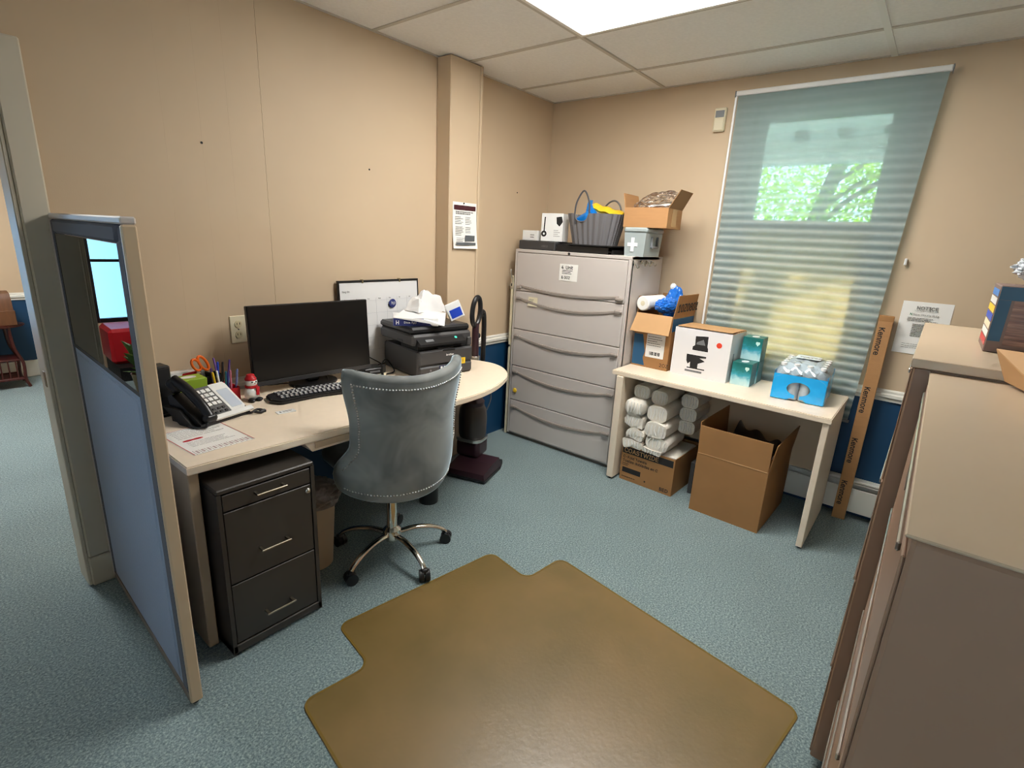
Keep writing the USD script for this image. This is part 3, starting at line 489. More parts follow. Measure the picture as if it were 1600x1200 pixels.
# water bottles in shrink wrap
t = thing('water_bottle_pack', 'shrink-wrapped pack of water bottles in bright blue film on the side table', 'water bottles', (-.275, -2.03, ZT), 3)
prof = [(0, 0), (.026, 0), (.031, .006), (.031, .05), (.028, .06), (.031, .07), (.031, .11), (.028, .135), (.014, .165), (.0125, .175), (.0125, .178)]
bprof = lathe(prof + [(0, .178)], 14); capm = cyl(.0145, .178, .194, n=12)
for i in range(5):
    for j in range(4):
        at = (-.155 + .062 * i, -.093 + .062 * j, .002); b = part(t, 'bottle', mv(bprof, at), WATER, 50); part(b, 'cap', mv(capm, at), WHT)
BF = usdkit.material(stage, '/World/Looks/blue_shrink_film', {'p': ('principled_bsdf', dict(base_color=L(40, 178, 250), roughness=.2, coat_weight=.6)), 'tc': ('texture_coordinate', {}), 'nb': ('noise_texture', dict(scale=38., detail=3.)), 'b': ('bump', dict(strength=.5, distance=.006))}, [('tc.object', 'nb.vector'), ('nb.fac', 'b.height'), ('b.normal', 'p.normal')], surface='p.BSDF')
fp = sg.box(-.125, 0, .125, .135).difference(affinity.scale(sg.Point(0, .065).buffer(.05), 1.1, .72)).difference(sg.box(-.012, -.01, .012, .06)).difference(sg.Polygon([(-.06, -.01), (.06, -.01), (.03, .012), (-.03, .012)]))
part(t, 'film_front', onto(prism(fp, 0, .002), (-.192, 0, .004), (0, -1, 0), (0, 0, 1)), BF, False)
for s in (-1, 1): part(t, 'film_side', sheet(lambda U, V: S3(-.19 + .318 * U, s * (.1265 + .003 * np.sin(9 * U) - .012 * np.clip(V - .8, 0, 1)), .004 + .15 * V), 20, 8, .0015), BF, 60)
part(t, 'film_back', bx(.128, .130, -.125, .125, .004, .15), BF, False)
part(t, 'clear_film', sheet(lambda U, V: S3(-.194 + .324 * U, -.128 + .256 * V, .20 - .055 * (2 * np.abs(U - .5)) ** 6 - .05 * (2 * np.abs(V - .5)) ** 6 + .006 * np.cos(U * 12 * np.pi) * np.cos(V * 8 * np.pi)), 40, 28, .001), FILM, 60)
part(t, 'top_label', cat(prism(affinity.translate(rrect(.11, .12, .01), .02, 0), .2085, .2095)), M('label_pale', (225, 238, 242), .4), False)
part(t, 'lettering', onto(text('WATER', .022, bold=True), (.0, .045, .2097), (0, -1, 0), (1, 0, 0)), INKG, False)

# ------------------------------------------------------------------ under the side table
t = thing('towel_carton', 'brown printed paper towel carton on the carpet under the left end of the side table', 'box', (-.365, -1.315, 0), -2)
carton(t, .40, .36, .245, .004, CARDB)
part(t, 'brand_band', cat(onface(prism(sg.box(0, 0, .345, .045), 0, .0005), -.2002, .174, .188)), INK, False)
part(t, 'lettering', onface(text('COASTWIDE', .028, bold=True), -.2008, .165, .196), CARDL, False)
for me in (onface(text('C-Fold Towels', .017, bold=True), -.2003, .168, .155), onface(text('Toallas dobladas en C', .017, bold=True), -.2003, .168, .128), onface(text('BED', .022, bold=True), -.2003, -.10, .015), onface(text('*', .02, bold=True), -.2003, .01, .022)): part(t, 'lettering', me, INK, False)
part(t, 'printed_lines', onface(lines(.05, .022, 2, .004, 2), -.2003, .168, .10), INK, False); part(t, 'printed_block', onface(prism(sg.box(0, 0, .13, .034), 0, .0004), -.2003, .165, .056), INK, False); part(t, 'printed_lines', onface(lines(.12, .012, 1, .004, 6), -.2003, .165, .02), INK, False)
def bundle(at, w, h, dep, lab, seed, rz=0, roll=0, crushed=0):
    """folded paper towels: rounded bundle whose end shows the fold lines"""
    o = thing('towel_bundle', lab, 'paper towels', at, rz, 'towel bundles stacked on the towel carton')
    P = rrect(w, h, min(h, w) * .36, 0, h / 2); body = onto(prism(P, 0, dep), (dep, 0, 0), (0, -1, 0), (0, 0, 1)); body = body.subdivide()
    if crushed:
        v = body.vertices; body.vertices = v + (meshkit.fbm(v * 22 + seed, 3, seed)[:, None] - .5) * [.03, .05, .05] * crushed * np.clip(1 - v[:, :1] / .12, 0, 1)
    part(o, 'stack', mv(body, (0, 0, 0), rx=roll), PAPERW, 40)
    fo = []
    for k in range(1, 6):
        yk = w / 2 - k * w / 6; fo.append(tube([(-.002, yk + .004 * math.sin(k * 2 + seed), h * .15), (-.004, yk + .006 * math.sin(k + seed), h * .5), (-.002, yk + .004 * math.cos(k * 3 + seed), h * .86)], .0035, 6))
    part(o, 'fold_edge', mv(cat(fo), rx=roll), PAPER, 40, kind='stuff')
BX = -.555
spec = [((BX + .03, -1.200, .562), .105, .082, 'topmost towel bundle of the left column, just under the tabletop', 0, 0), ((BX + .04, -1.315, .545), .105, .085, 'topmost towel bundle of the middle column under the tabletop', 0, 0),
        ((BX - .03, -1.188, .462), .125, .098, 'white towel bundle second from the top in the left column', 0, .2), ((BX, -1.328, .447), .125, .096, 'towel bundle second from the top in the middle column', 0, 0),
        ((BX - .02, -1.185, .372), .12, .088, 'crushed towel bundle in the middle of the left column', 6, 1.0), ((BX - .03, -1.345, .355), .14, .090, 'towel bundle third from the top in the middle column', -4, .35),
        ((BX - .03, -1.205, .300), .125, .070, 'crumpled towel bundle just above the lowest of the left column', 8, 1.0), ((BX - .025, -1.355, .275), .14, .078, 'tilted towel bundle above the carton rim in the middle column', 10, .5),
        ((BX - .03, -1.200, .246), .13, .052, 'lowest towel bundle of the left column on the carton', -5, .8), ((BX - .035, -1.335, .240), .125, .036, 'flattened lowest towel bundle of the middle column', 4, .6)]
for k, (at, w_, h_, lab, roll, cr_) in enumerate(spec): bundle(at, w_, h_, .27, lab, k, 0, roll * .6, cr_)
for k, (z, lab) in enumerate(((.530, 'upper towel bundle of the column at the back right of the carton'), (.445, 'middle towel bundle of the column at the back right of the carton'), (.360, 'lower towel bundle of the column at the back right of the carton'))): bundle((-.39, -1.46, z), .105, .083, .24, lab, 20 + k)
t = thing('towel_stack', 'loose flat white towels filling the back right of the towel carton', 'paper towels', (-.37, -1.43, .075))
for k in range(5): part(t, 'towel', bx(-.165, .155, -.055 + .003 * (k % 2), .055, .034 * k, .034 * k + .032, .006), PAPERW, False)
t = thing('large_open_carton', 'large plain brown open carton on the carpet under the side table', 'box', (-.385, -1.825, 0), -1.5)
carton(t, .50, .385, .36, .005, CARDB)
flap(t, (-.2475, .19, .36), (-.2475, -.19, .36), (-.02, 0, 1), .165, CARDB, .005, 0); flap(t, (-.245, .19, .36), (.245, .19, .36), (0, .06, 1), .18, CARDB, .005); flap(t, (.245, -.19, .36), (-.245, -.19, .36), (0, -.12, 1), .155, CARDB, .005); flap(t, (.2475, -.19, .36), (.2475, .19, .36), (.03, 0, 1), .19, CARDB, .005)
part(t, 'crease', bx(-.2518, -.2504, -.188, .188, .358, .363), CARDL, False)
t = thing('plastic_liner', 'dark translucent plastic film sagging inside the large open carton', 'plastic film', (-.34, -1.86, .30))
part(t, 'film', sheet(lambda U, V: S3(-.15 + .3 * U, -.12 + .24 * V, .06 + .10 * V ** 2 + .03 * np.sin(7 * U + 3 * V) + .02 * np.sin(13 * V)), 24, 20, .001), pane('dark_film', (.45, .45, .45), 1.6, .15), 60)
t = thing('black_carton', 'dark carton standing behind the towel carton under the side table', 'box', (-.30, -1.56, 0)); part(t, 'carton', bx(-.14, .15, -.035, .02, 0, .21, .002), DKG, False); part(t, 'seam', bx(-.142, -.1402, -.012, -.004, .01, .2), BLK, False)

# ------------------------------------------------------------------ window coverings
t = thing('pleated_blind', 'tan bottom-up pleated blind covering the lower half of the window', 'blind', (.02, -1.816, 0))
npl = 34
def pl(U, V): return S3(.008 * (np.abs((U * npl) % 1 * 2 - 1) - .5), -.352 + .704 * V, .83 + .815 * U)
part(t, 'pleats', sheet(pl, npl * 4 + 1, 3, .0012), BLIND, 25); part(t, 'top_rail', bx(-.012, .012, -.354, .354, 1.645, 1.667, .003), M('blind_rail', (120, 118, 112), .5), False)
for y in (-.372, .328): part(t, 'cord', cat(tube([(-.05, y, 1.66), (-.052, y, 1.42)], .0022, 6), lathe([(0, 1.385), (.005, 1.39), (.004, 1.42), (0, 1.425)], 10, (-.052, y, 0))), WHT)
t = thing('sheer_window_shade', 'grey green sheer banded shade hanging from a white rail over the window', 'window shade', (0, 0, 0))
def sh(U, V):
    z = 2.355 - 1.775 * U; yl = -1.362 - .012 * U; yr = -2.330 + .075 * U; y = yl + (yr - yl) * V
    k = np.clip((2.1 - z) / 1.0, 0, 1); lo = np.exp(-((z - .82) / .22) ** 2) * np.clip((V - .5) / .4, 0, 1); x = -.055 + .0035 * k * np.sin(z * 2 * np.pi / .047) + lo * (.022 * (meshkit.fbm(np.stack([y * 9, z * 9, z * 0], -1), 4, 3) - .5))
    return S3(x, y, z)
part(t, 'fabric', sheet(sh, 300, 40, .0004), SHEER, 60)
part(t, 'head_rail', bx(-.068, -.036, -2.338, -1.350, 2.352, 2.378, .004), WHT, False); part(t, 'end_cap', bx(-.070, -.034, -2.343, -2.3385, 2.345, 2.379, .001), GRY, False); part(t, 'end_cap', bx(-.070, -.034, -1.3495, -1.345, 2.345, 2.379, .001), GRY, False)
part(t, 'edge_strip', bx(-.062, -.056, -1.358, -1.346, .98, 2.352, .001), WHT, False)
part(t, 'bottom_rail', bx(-.064, -.052, -2.262, -1.376, .566, .582, .002), GRY, False)
solo('shade_bracket', 'small clear bracket at the wall just right of the shade halfway down', 'bracket', bx(-.03, -.0003, -2.345, -2.333, 1.455, 1.49, .003), WHT, False)
# outside
solo('driveway', None, None, bx(.3, 40, -25, 25, -.6, -.5), GRASS, False, kind='structure')
t = thing('porch_roof', 'white porch roof with small fixtures seen through the top of the window', 'porch roof', (0, 0, 0))
part(t, 'soffit', bx(.2, 2.0, -4.2, 1.2, 2.44, 2.50), PORCH, False); part(t, 'beam', bx(1.9, 2.06, -4.2, 1.2, 2.245, 2.44, .006), PORCH, False); part(t, 'trim_board', bx(1.87, 1.899, -4.2, 1.2, 2.30, 2.335, .004), PORCH, False)
part(t, 'post', bx(1.92, 2.04, 1.0, 1.12, -.5, 2.245, .005), PORCH, False); part(t, 'post', bx(1.92, 2.04, -4.1, -3.98, -.5, 2.245, .005), PORCH, False)
for y in (-1.37, -1.68, -1.98): part(t, 'fixture', bx(1.55, 1.68, y - .045, y + .045, 2.38, 2.439, .006), GRY, False)
t = thing('leafy_tree', 'sunlit leafy tree with a leaning trunk outside the window', 'tree', (6.2, -.6, -.5))
part(t, 'trunk', tube(curve([(-.1, .55, 0), (-.15, .15, 1.6), (-.2, -.17, 2.45), (-.2, -.38, 3.3), (-.1, -.7, 4.6), (.1, -.9, 6)], 30), np.linspace(.13, .06, 31)[:len(curve([(0,0,0)]*6, 30))] if False else .10, 10), BARK)
br = []
for k in range(9): 
    z = 2.2 + .4 * k; a = RNG.uniform(0, 6.28); br.append(tube(curve([(-.15, -.1 - .1 * k, z), (-.15 + .7 * math.cos(a), -.1 - .1 * k + .7 * math.sin(a), z + .5), (-.15 + 1.5 * math.cos(a), -.1 - .1 * k + 1.5 * math.sin(a), z + .8)], 10), .03, 6))
part(t, 'branch', cat(br), BARK)
NL = 42000; c = np.stack([RNG.uniform(-1.2, 2.4, NL), RNG.uniform(-3.4, 3.6, NL), RNG.uniform(1.4, 6.3, NL)], 1); keep = (meshkit.fbm(c * 1.6, 3, 11) > .40) & (RNG.random(NL) < np.where(c[:, 2] < 3.45, 1.0, .30 * (meshkit.noise(c * 2.2, 5) > .5))); c = c[keep]; n_ = len(c)
u = RNG.normal(size=(n_, 3)); u /= np.linalg.norm(u, axis=1)[:, None]; v_ = np.cross(u, RNG.normal(size=(n_, 3))); v_ /= np.linalg.norm(v_, axis=1)[:, None]; s_ = RNG.uniform(.035, .065, n_)[:, None]; nn = np.cross(u, v_) * .012
q = np.stack([c - u * s_, c + v_ * s_ * .5 + nn, c + u * s_, c - v_ * s_ * .5 + nn], 1).reshape(-1, 3); fi = np.arange(n_)[:, None] * 4
part(t, 'foliage', trimesh.Trimesh(q, np.vstack([fi + [0, 1, 2], fi + [0, 2, 3]]), process=False), LEAF, False, kind='stuff')

# ------------------------------------------------------------------ things along the window wall
t = thing('long_narrow_carton', 'long narrow brown carton with repeated lettering leaning upright beside the shade', 'box', (-.085, -2.322, 0), 4)
part(t, 'tube', mv(bx(-.026, .026, -.033, .033, 0, 1.165, .002), (0, 0, 0), ry=1.6), CARD, False); part(t, 'top_flap', mv(bx(-.027, .027, -.034, .034, 1.16, 1.19, .002), (0, 0, 0), ry=1.6), CARDB, False)
for z in (1.13, .80, .50, .24): part(t, 'lettering', mv(onto(text('Kenmore', .026, bold=True), (-.0264, .022, z), (0, 0, -1), (0, -1, 0)), ry=1.6), INK, False)
t = thing('wall_notice', 'white NOTICE sheet taped to the wall right of the window', 'notice', (-.001, -2.478, 1.137))
part(t, 'paper', sheet(lambda U, V: S3(-.001 - .004 * U * (1 - V), .106 - .212 * U, -.138 + .276 * V), 6, 6, .0006), PAPER)
N_ = lambda me, y, z: onto(me, (-.0062, y, z), (0, -1, 0), (0, 0, 1))
part(t, 'lettering', N_(text('NOTICE', .017, bold=True), .045, .098), INKG, False); part(t, 'text_block', N_(lines(.10, .008, 1, .002, 3, short=.0), .05, .088), INKG, False); part(t, 'lettering', N_(text('New Hourly Rule', .010), .052, .067), INKG, False); part(t, 'text_block', N_(lines(.15, .022, 3, .003, 5), .072, .035), INKG, False); part(t, 'text_block', N_(lines(.09, .07, 8, .004, 6), .045, -.045), INKG, False); part(t, 'text_block', N_(lines(.13, .03, 3, .002, 7), .07, -.11), INKG, False)
part(t, 'green_lettering', N_(text('N', .011, bold=True), .067, .067), M('green_ink', (40, 120, 80), .7), False)
t = thing('wall_sensor', 'small cream thermostat high on the wall left of the window', 'thermostat', (0, -1.258, 2.243))
part(t, 'case', bx(-.026, -.0003, -.035, .035, -.066, .066, .005), OFFW, False); part(t, 'vent', bx(-.0275, -.0258, -.026, .026, .012, .050, .001), GRY, False); part(t, 'cover', bx(-.031, -.0258, -.028, .028, -.060, .006, .002), OFFW, False)
t = thing('baseboard_heater', 'white baseboard heater along the window wall behind the side table', 'heater', (0, -2.0, 0))
part(t, 'back_plate', bx(-.012, -.0005, -2.4, .85, .03, .235), TRIMW, False); part(t, 'cover', cat(bx(-.072, -.066, -2.4, -.345, .045, .19, .002), bx(-.072, -.066, -.340, .85, .045, .19, .002)), TRIMW, False); part(t, 'top_hood', cat(bx(-.060, -.001, -2.4, .85, .222, .236, .003)), TRIMW, False); part(t, 'fin_element', bx(-.062, -.014, -2.35, .8, .08, .16), BLKM, False); part(t, 'damper', mv(bx(-.03, .004, -2.4, .85, -.002, .002), (-.03, 0, .205), ry=20), TRIMW, False)
for y in (-2.39, -.34, .84): part(t, 'end_bracket', bx(-.064, -.0125, y - .006, y + .006, 0, .22), TRIMW, False)

# ------------------------------------------------------------------ chair mat
t = thing('chair_mat', 'amber brown vinyl chair mat with a front lip lying on the carpet', 'chair mat', (-2.30, -1.775, 0))
mp = sg.Polygon([(-2.555, -.935), (-1.77, -1.052), (-1.815, -1.30), (-1.575, -1.325), (-1.745, -2.42), (-2.985, -2.235), (-2.83, -1.15), (-2.592, -1.187)])
mp = affinity.translate(mp, 2.30, 1.75)
mp = mp.buffer(-.045, 8).buffer(.09, 8).buffer(-.045, 8)
MAT = usdkit.material(stage, '/World/Looks/amber_vinyl', {'tc': ('texture_coordinate', {}), 'n': ('noise_texture', dict(scale=2.2, detail=5.0)), 'r': ('rgb_ramp', {'ramp': [(.3, L(104, 86, 40)), (.7, L(130, 104, 60))]}), 'nb': ('noise_texture', dict(scale=70., detail=3.)), 'b': ('bump', dict(strength=.25, distance=.002)), 'p': ('principled_bsdf', dict(roughness=.36, specular_ior_level=.8))}, [('tc.object', 'n.vector'), ('tc.object', 'nb.vector'), ('n.fac', 'r.fac'), ('r.color', 'p.base_color'), ('nb.fac', 'b.height'), ('b.normal', 'p.normal')], surface='p.BSDF')
part(t, 'mat', slab(mp, .0035, .001), MAT, 20); part(t, 'edge', prism(mp.buffer(-.002).difference(mp.buffer(-.009)), .0034, .0042), M('amber_edge', (120, 98, 40), .35), False)

# ------------------------------------------------------------------ office chair
t = thing('office_chair', 'grey velvet swivel chair with nailhead trim and chrome base, pushed up to the desk', 'chair', (-2.105, -.730, 0), -9)
def sstep(x): x = np.clip(x, 0, 1); return x * x * (3 - 2 * x)
def shell(U, V, off=0.0):
    s = 2 * U - 1; z0 = .41 + .03 * s ** 2; z1 = .925 + .035 * np.abs(s) ** 1.6; z = z0 + (z1 - z0) * V
    rx = .268 + .035 * sstep((z - .74) / .2) - .035 * np.clip((.56 - z) / .14, 0, 1) ** 2 + off; ry = .235 + .02 * sstep((z - .6) / .3) - .02 * np.clip((.52 - z) / .1, 0, 1) ** 2 + off
    th = s * np.radians(58 + 27 * sstep((.66 - z) / .18)); return S3(rx * np.sin(th), -ry * np.cos(th), z)
part(t, 'backrest', sheet(lambda U, V: shell(U, V), 49, 33, .045), VELVET, 60)
uu = np.linspace(0, 1, 40)
rim = np.vstack([shell(uu, np.ones(40)), shell(np.ones(20), np.linspace(.97, .03, 20)), shell(uu[::-1], np.zeros(40)), shell(np.zeros(20), np.linspace(.03, .97, 20))])
part(t, 'backrest_edge', tube(rim, .0235, 10, closed=True), VELVET, 60)
part(t, 'seat', mv(rbox(.43, .46, .10, .045), (0, .07, .425)), VELVET, 60)
part(t, 'seat_base', bx(-.13, .13, -.11, .17, .38, .43, .006), BLKM, False)
nl = []
for v_n in (shell(np.linspace(.05, .95, 48), np.full(48, .945), .0245), shell(np.full(34, .055), np.linspace(.22, .93, 34), .0245), shell(np.full(34, .945), np.linspace(.22, .93, 34), .0245), shell(np.linspace(.08, .92, 50), np.full(50, .045), .0245)): nl.append(v_n)
ico = trimesh.creation.icosphere(1, .0046)
part(t, 'nailhead', cat([mv(ico, p) for p in np.vstack(nl)]), SILV, True, kind='stuff')
part(t, 'gas_lift', cat(cyl(.024, .13, .30, n=24), cyl(.017, .30, .38, n=20)), CHROME); part(t, 'hub', lathe([(0, .075), (.03, .075), (.045, .095), (.042, .135), (.028, .15), (0, .15)], 28), CHROME)
part(t, 'height_lever', tube([(.03, .02, .37), (.14, .03, .365), (.20, .03, .37)], .006, 8), CHROME)
for k in range(5):
    a = math.radians(56 + 72 * k); e = np.array([math.cos(a), math.sin(a), 0]); q = [e * .03 + [0, 0, .112], e * .11 + [0, 0, .118], e * .19 + [0, 0, .105], e * .245 + [0, 0, .080], e * .268 + [0, 0, .060]]
    lg = part(t, 'leg', tube(curve(q, 24), np.linspace(.016, .012, 25), 10, flat=.75), CHROME, 40)
    b = a + 1.1; wv = np.array([math.cos(b), math.sin(b), 0]); c0 = e * .270; wh_ = []
    for s in (-1, 1): 
        wm = trimesh.creation.cylinder(radius=.027, height=.019, sections=24); wm = mv(wm, (0, 0, 0), ry=90, rz=math.degrees(b)); wh_.append(mv(wm, c0 + wv * s * .0135 + [0, 0, .027]))
    part(lg, 'caster', cat(*wh_, mv(mv(rbox(.036, .030, .03, .012), (0, 0, 0), rz=math.degrees(b)), c0 + [0, 0, .032])), BLK, 40)

# ------------------------------------------------------------------ things on the desk
ZD = .735
t = thing('computer_monitor', 'wide black flat screen monitor facing the chair on the desk', 'monitor', (-2.134, -.197, ZD), -2.8)
tilt = -3.2
part(t, 'case', mv(bx(-.306, .306, .004, .03, 0, .367, .004), (0, 0, .041), rx=tilt), BLK, False); part(t, 'screen', mv(bx(-.301, .301, .002, .0045, .022, .363), (0, 0, .041), rx=tilt), M('screen_black', (9, 9, 10), .28), False)
part(t, 'chin', mv(bx(-.306, .306, -.001, .004, .0, .020, .001), (0, 0, .041), rx=tilt), M('chin_grey', (52, 52, 54), .3), False)
part(t, 'neck', bx(-.03, .03, .045, .075, .012, .24, .004), BLK, False); part(t, 'foot', slab(affinity.scale(sg.Point(0, .05).buffer(.11), 1.1, .85), .013, .003), BLK, False)
part(t, 'power_lead', tube(curve([(.02, .06, .10), (.06, .02, .02), (.02, -.02, .006), (-.06, -.03, .006), (-.12, -.01, .006), (-.10, .08, .006), (-.2, .12, .006)], 40), .003, 6), BLK)
t = thing('keyboard', 'black curved keyboard with light grey lettered keys in front of the monitor', 'keyboard', (-2.225, -.345, ZD), -9)
kp = sg.Polygon([(-.225, -.02), (-.215, .06), (-.16, .088), (0, .096), (.16, .088), (.215, .06), (.225, -.02), (.19, -.07), (.08, -.055), (0, -.048), (-.08, -.055), (-.19, -.07)]).buffer(-.02).buffer(.02)
part(t, 'body', slab(kp, .02, .006), BLK, False)
keys = []
for r_ in range(5):
    for k in range(-8, 9):
        x = k * .0215 + .006 * (r_ % 2); y = -.036 + r_ * .0225 + .012 * (1 - (k / 8) ** 2) * (1 if r_ < 3 else .6)
        if abs(x) < .20: keys.append(bx(x - .0085, x + .0085, y - .0088, y + .0088, .0195, .0265, .002))
part(t, 'key', cat(keys), M('key_grey', (74, 74, 78), .4), False, kind='stuff')
part(t, 'key_legend', cat([bx(k.bounds[0][0] + .003, k.bounds[1][0] - .004, k.bounds[0][1] + .005, k.bounds[1][1] - .003, .0264, .0268) for k in keys]), M('legend_white', (214, 214, 210), .5), False, kind='stuff')
t = thing('business_card', 'small white card lying on the desk in front of the keyboard', 'card', (-2.452, -.475, ZD), -6); part(t, 'card', bx(-.038, .038, -.017, .017, 0, .004, .001), WHT, False); part(t, 'printing', mv(lines(.04, .016, 2, .003, 3), (-.012, -.008, .0041)), INKG, False); part(t, 'symbol', bx(-.027, -.021, -.01, .004, .0041, .0045), INKG, False)
t = thing('cable_clip', 'short black cable loop lying right of the desk phone', 'cable', (-2.545, -.41, ZD)); part(t, 'loop', tube(curve([(-.05, .02, .006), (-.02, .005, .006), (.01, .01, .012), (.03, -.004, .006), (.012, -.018, .006), (-.012, -.008, .01)], 26), .005, 8), BLK); part(t, 'plug', bx(.012, .036, -.014, .002, .001, .012, .002), BLK, False)
# desk phone
t = thing('desk_phone', 'black office desk phone with white keypad, white display panel and handset', 'phone', (-2.672, -.425, ZD + .0016), 15)
body = hull([(x, y, z) for x in (-.105, .112) for y, z in ((0, 0), (0, .014), (.15, .108), (.175, .10), (.165, 0))]); part(t, 'body', body, BLK, False)
part(t, 'stand', hull([(x, y, z) for x in (-.12, .10) for y, z in ((.02, 0), (.10, 0), (.19, .06), (.10, .06))]), BLKM, False)
So, Sx, Sy = (0, -.001, .0155), (1, 0, 0), (0, .848, .531)
on = lambda me, x, y: onto(me, (x, So[1] + Sy[1] * y, So[2] + Sy[2] * y), Sx, Sy)
part(t, 'keypad_panel', on(prism(sg.box(-.035, .018, .04, .176), 0, .003), 0, 0), M('phone_grey', (98, 98, 100), .4), False)
for r_ in range(4):
    for k in range(3): part(t, 'key', on(mv(rbox(.017, .017, .006, .002, n=2), (-.018 + k * .021, .078 + r_ * .0245, .002)), 0, 0), WHT, False)
part(t, 'soft_key', cat([on(mv(rbox(.013, .009, .005, .002, n=2), (-.018 + k * .021, .032 + r_ * .018, .002)), 0, 0) for r_ in range(2) for k in range(3)]), BLK, False, kind='stuff')
part(t, 'display_panel', on(prism(sg.Polygon([(.041, .014), (.095, .014), (.108, .03), (.112, .165), (.106, .178), (.041, .178)]), 0, .004), 0, 0), WHT, False)
part(t, 'display', on(prism(rrect(.050, .105, .004, .077, .088), .0035, .0045), 0, 0), M('lcd_pale', (196, 206, 220), .2), False); part(t, 'lettering', on(text('Avaya', .008), .056, .158).copy(), INKG, False)
part(t, 'front_ledge', on(bx(-.045, .124, -.006, .016, 0, .012, .002), 0, 0), WHT, False)
hp_ = curve([(-.064, .002, .034), (-.066, .04, .078), (-.07, .11, .130), (-.074, .175, .158)], 20)
part(t, 'handset', tube(hp_, .0185, 12, flat=1.15), BLK, 40)
part(t, 'earpiece', hull(np.vstack([trimesh.creation.icosphere(2, .021).vertices + p for p in ((-.082, .178, .145), (-.064, .178, .145), (-.073, .17, .122))])), BLK, 40); part(t, 'mouthpiece', hull(np.vstack([trimesh.creation.icosphere(2, .018).vertices + p for p in ((-.074, .002, .031), (-.054, .002, .031), (-.065, .012, .024))])), BLK, 40)
part(t, 'cord', tube(curve([(-.08, -.005, .02), (-.10, -.02, .008), (-.12, .02, .006), (-.11, .08, .006)], 20), .004, 8), BLK)
t = thing('printed_flyer', 'white flyer with red print and tear-off tabs under the front of the phone', 'paper', (-2.79, -.545, ZD), 4)
part(t, 'paper', sheet(lambda U, V: S3(-.106 + .212 * U, -.138 + .276 * V, .0008 + .0006 * np.sin(5 * U)), 8, 8, .0004), PAPER, 40)
FLY = M('faint_print', (186, 178, 176), .8); part(t, 'red_bow', mv(prism(affinity.scale(sg.Point(-.016, 0).buffer(.014), 1.3, .55).union(affinity.scale(sg.Point(.016, 0).buffer(.014), 1.3, .55)).union(sg.Point(0, 0).buffer(.006)), 0, .0004), (-.045, .006, .0016)), RED, False); part(t, 'text_block', mv(lines(.15, .055, 5, .003, 8), (-.075, -.065, .0014)), FLY, False); part(t, 'text_block', mv(lines(.17, .10, 6, .003, 4), (-.08, .03, .0014)), FLY, False); part(t, 'tear_tab', cat([bx(-.095 + k * .019, -.093 + k * .019, -.136, -.098, .0012, .0016) for k in range(11)] + [bx(-.088 + k * .019, -.081 + k * .019, -.128, -.102, .0012, .0016) for k in range(10)]), M('pale_print', (190, 170, 165), .8), False, kind='stuff')
part(t, 'red_border', cat(bx(-.104, -.101, -.136, .136, .0012, .0016), bx(.101, .104, -.136, .136, .0012, .0016), bx(-.1, .1, .133, .136, .0012, .0016)), M('border_red', (200, 110, 100), .7), False)
# supplies at the back left
t = thing('black_speaker', 'slim upright black speaker at the left end of the desk behind the phone', 'speaker', (-2.808, -.19, ZD), 8); part(t, 'case', bx(-.028, .028, -.03, .04, 0, .205, .006), BLK, False); part(t, 'grille', bx(-.023, .023, -.0315, -.0295, .08, .195, .001), BLKM, False); part(t, 'base', bx(-.036, .036, -.04, .05, 0, .012, .004), BLK, False)
t = thing('candy_box', 'red and white printed candy box leaning at the back of the desk', 'box', (-2.67, -.058, ZD), 0); part(t, 'carton', bx(-.09, .037, -.018, .018, 0, .135, .002), WHT, False); part(t, 'red_print', prism(sg.Polygon([(-.085, 0), (.034, 0), (.034, .13), (-.02, .125), (-.05, .07), (-.085, .05)]), 0, .0006).apply_transform(np.array([[1, 0, 0, 0], [0, 0, -1, -.0182], [0, 1, 0, .001], [0, 0, 0, 1.]])), RED, False); part(t, 'yellow_print', onto(prism(affinity.scale(sg.Point(0, 0).buffer(.03), 1.2, .6), 0, .0005), (-.03, -.0190, .085), (1, 0, 0), (0, 0, 1)), YEL, False)
t = thing('lime_carton', 'lime green tissue carton behind the desk phone', 'box', (-2.705, -.178, ZD), 0); part(t, 'carton', bx(-.055, .055, -.045, .04, 0, .135, .003), LIME, False); part(t, 'opening', prism(affinity.scale(sg.Point(0, 0).buffer(.02), 1.5, 1), .135, .1356), WHT, False); part(t, 'printing', onto(lines(.06, .05, 4, .006, 4), (-.03, -.0455, .03), (1, 0, 0), (0, 0, 1)), M('lime_dark', (110, 140, 36), .5), False)
t = thing('black_pen_cup', 'square black mesh pen cup holding orange scissors on the desk', 'pen cup', (-2.585, -.068, ZD), 5)
part(t, 'wall', cat(bx(-.045, .045, -.036, -.033, 0, .105), bx(-.045, .045, .033, .036, 0, .105), bx(-.045, -.042, -.033, .033, 0, .105), bx(.042, .045, -.033, .033, 0, .105)), BLKM, False); part(t, 'bottom', bx(-.042, .042, -.033, .033, 0, .004), BLKM, False); part(t, 'divider', bx(-.002, .002, -.033, .033, .004, .115), BLK, False)
t = thing('scissors', 'orange handled scissors standing in the black pen cup', 'scissors', (-2.595, -.078, ZD + .012), 20)
def loop(cx, cz, rx_, rz_, tilt_=0): a = np.linspace(0, 2 * np.pi, 22, endpoint=False); return np.stack([cx + rx_ * np.cos(a) + tilt_ * np.sin(a), 0 * a, cz + rz_ * np.sin(a)], 1)
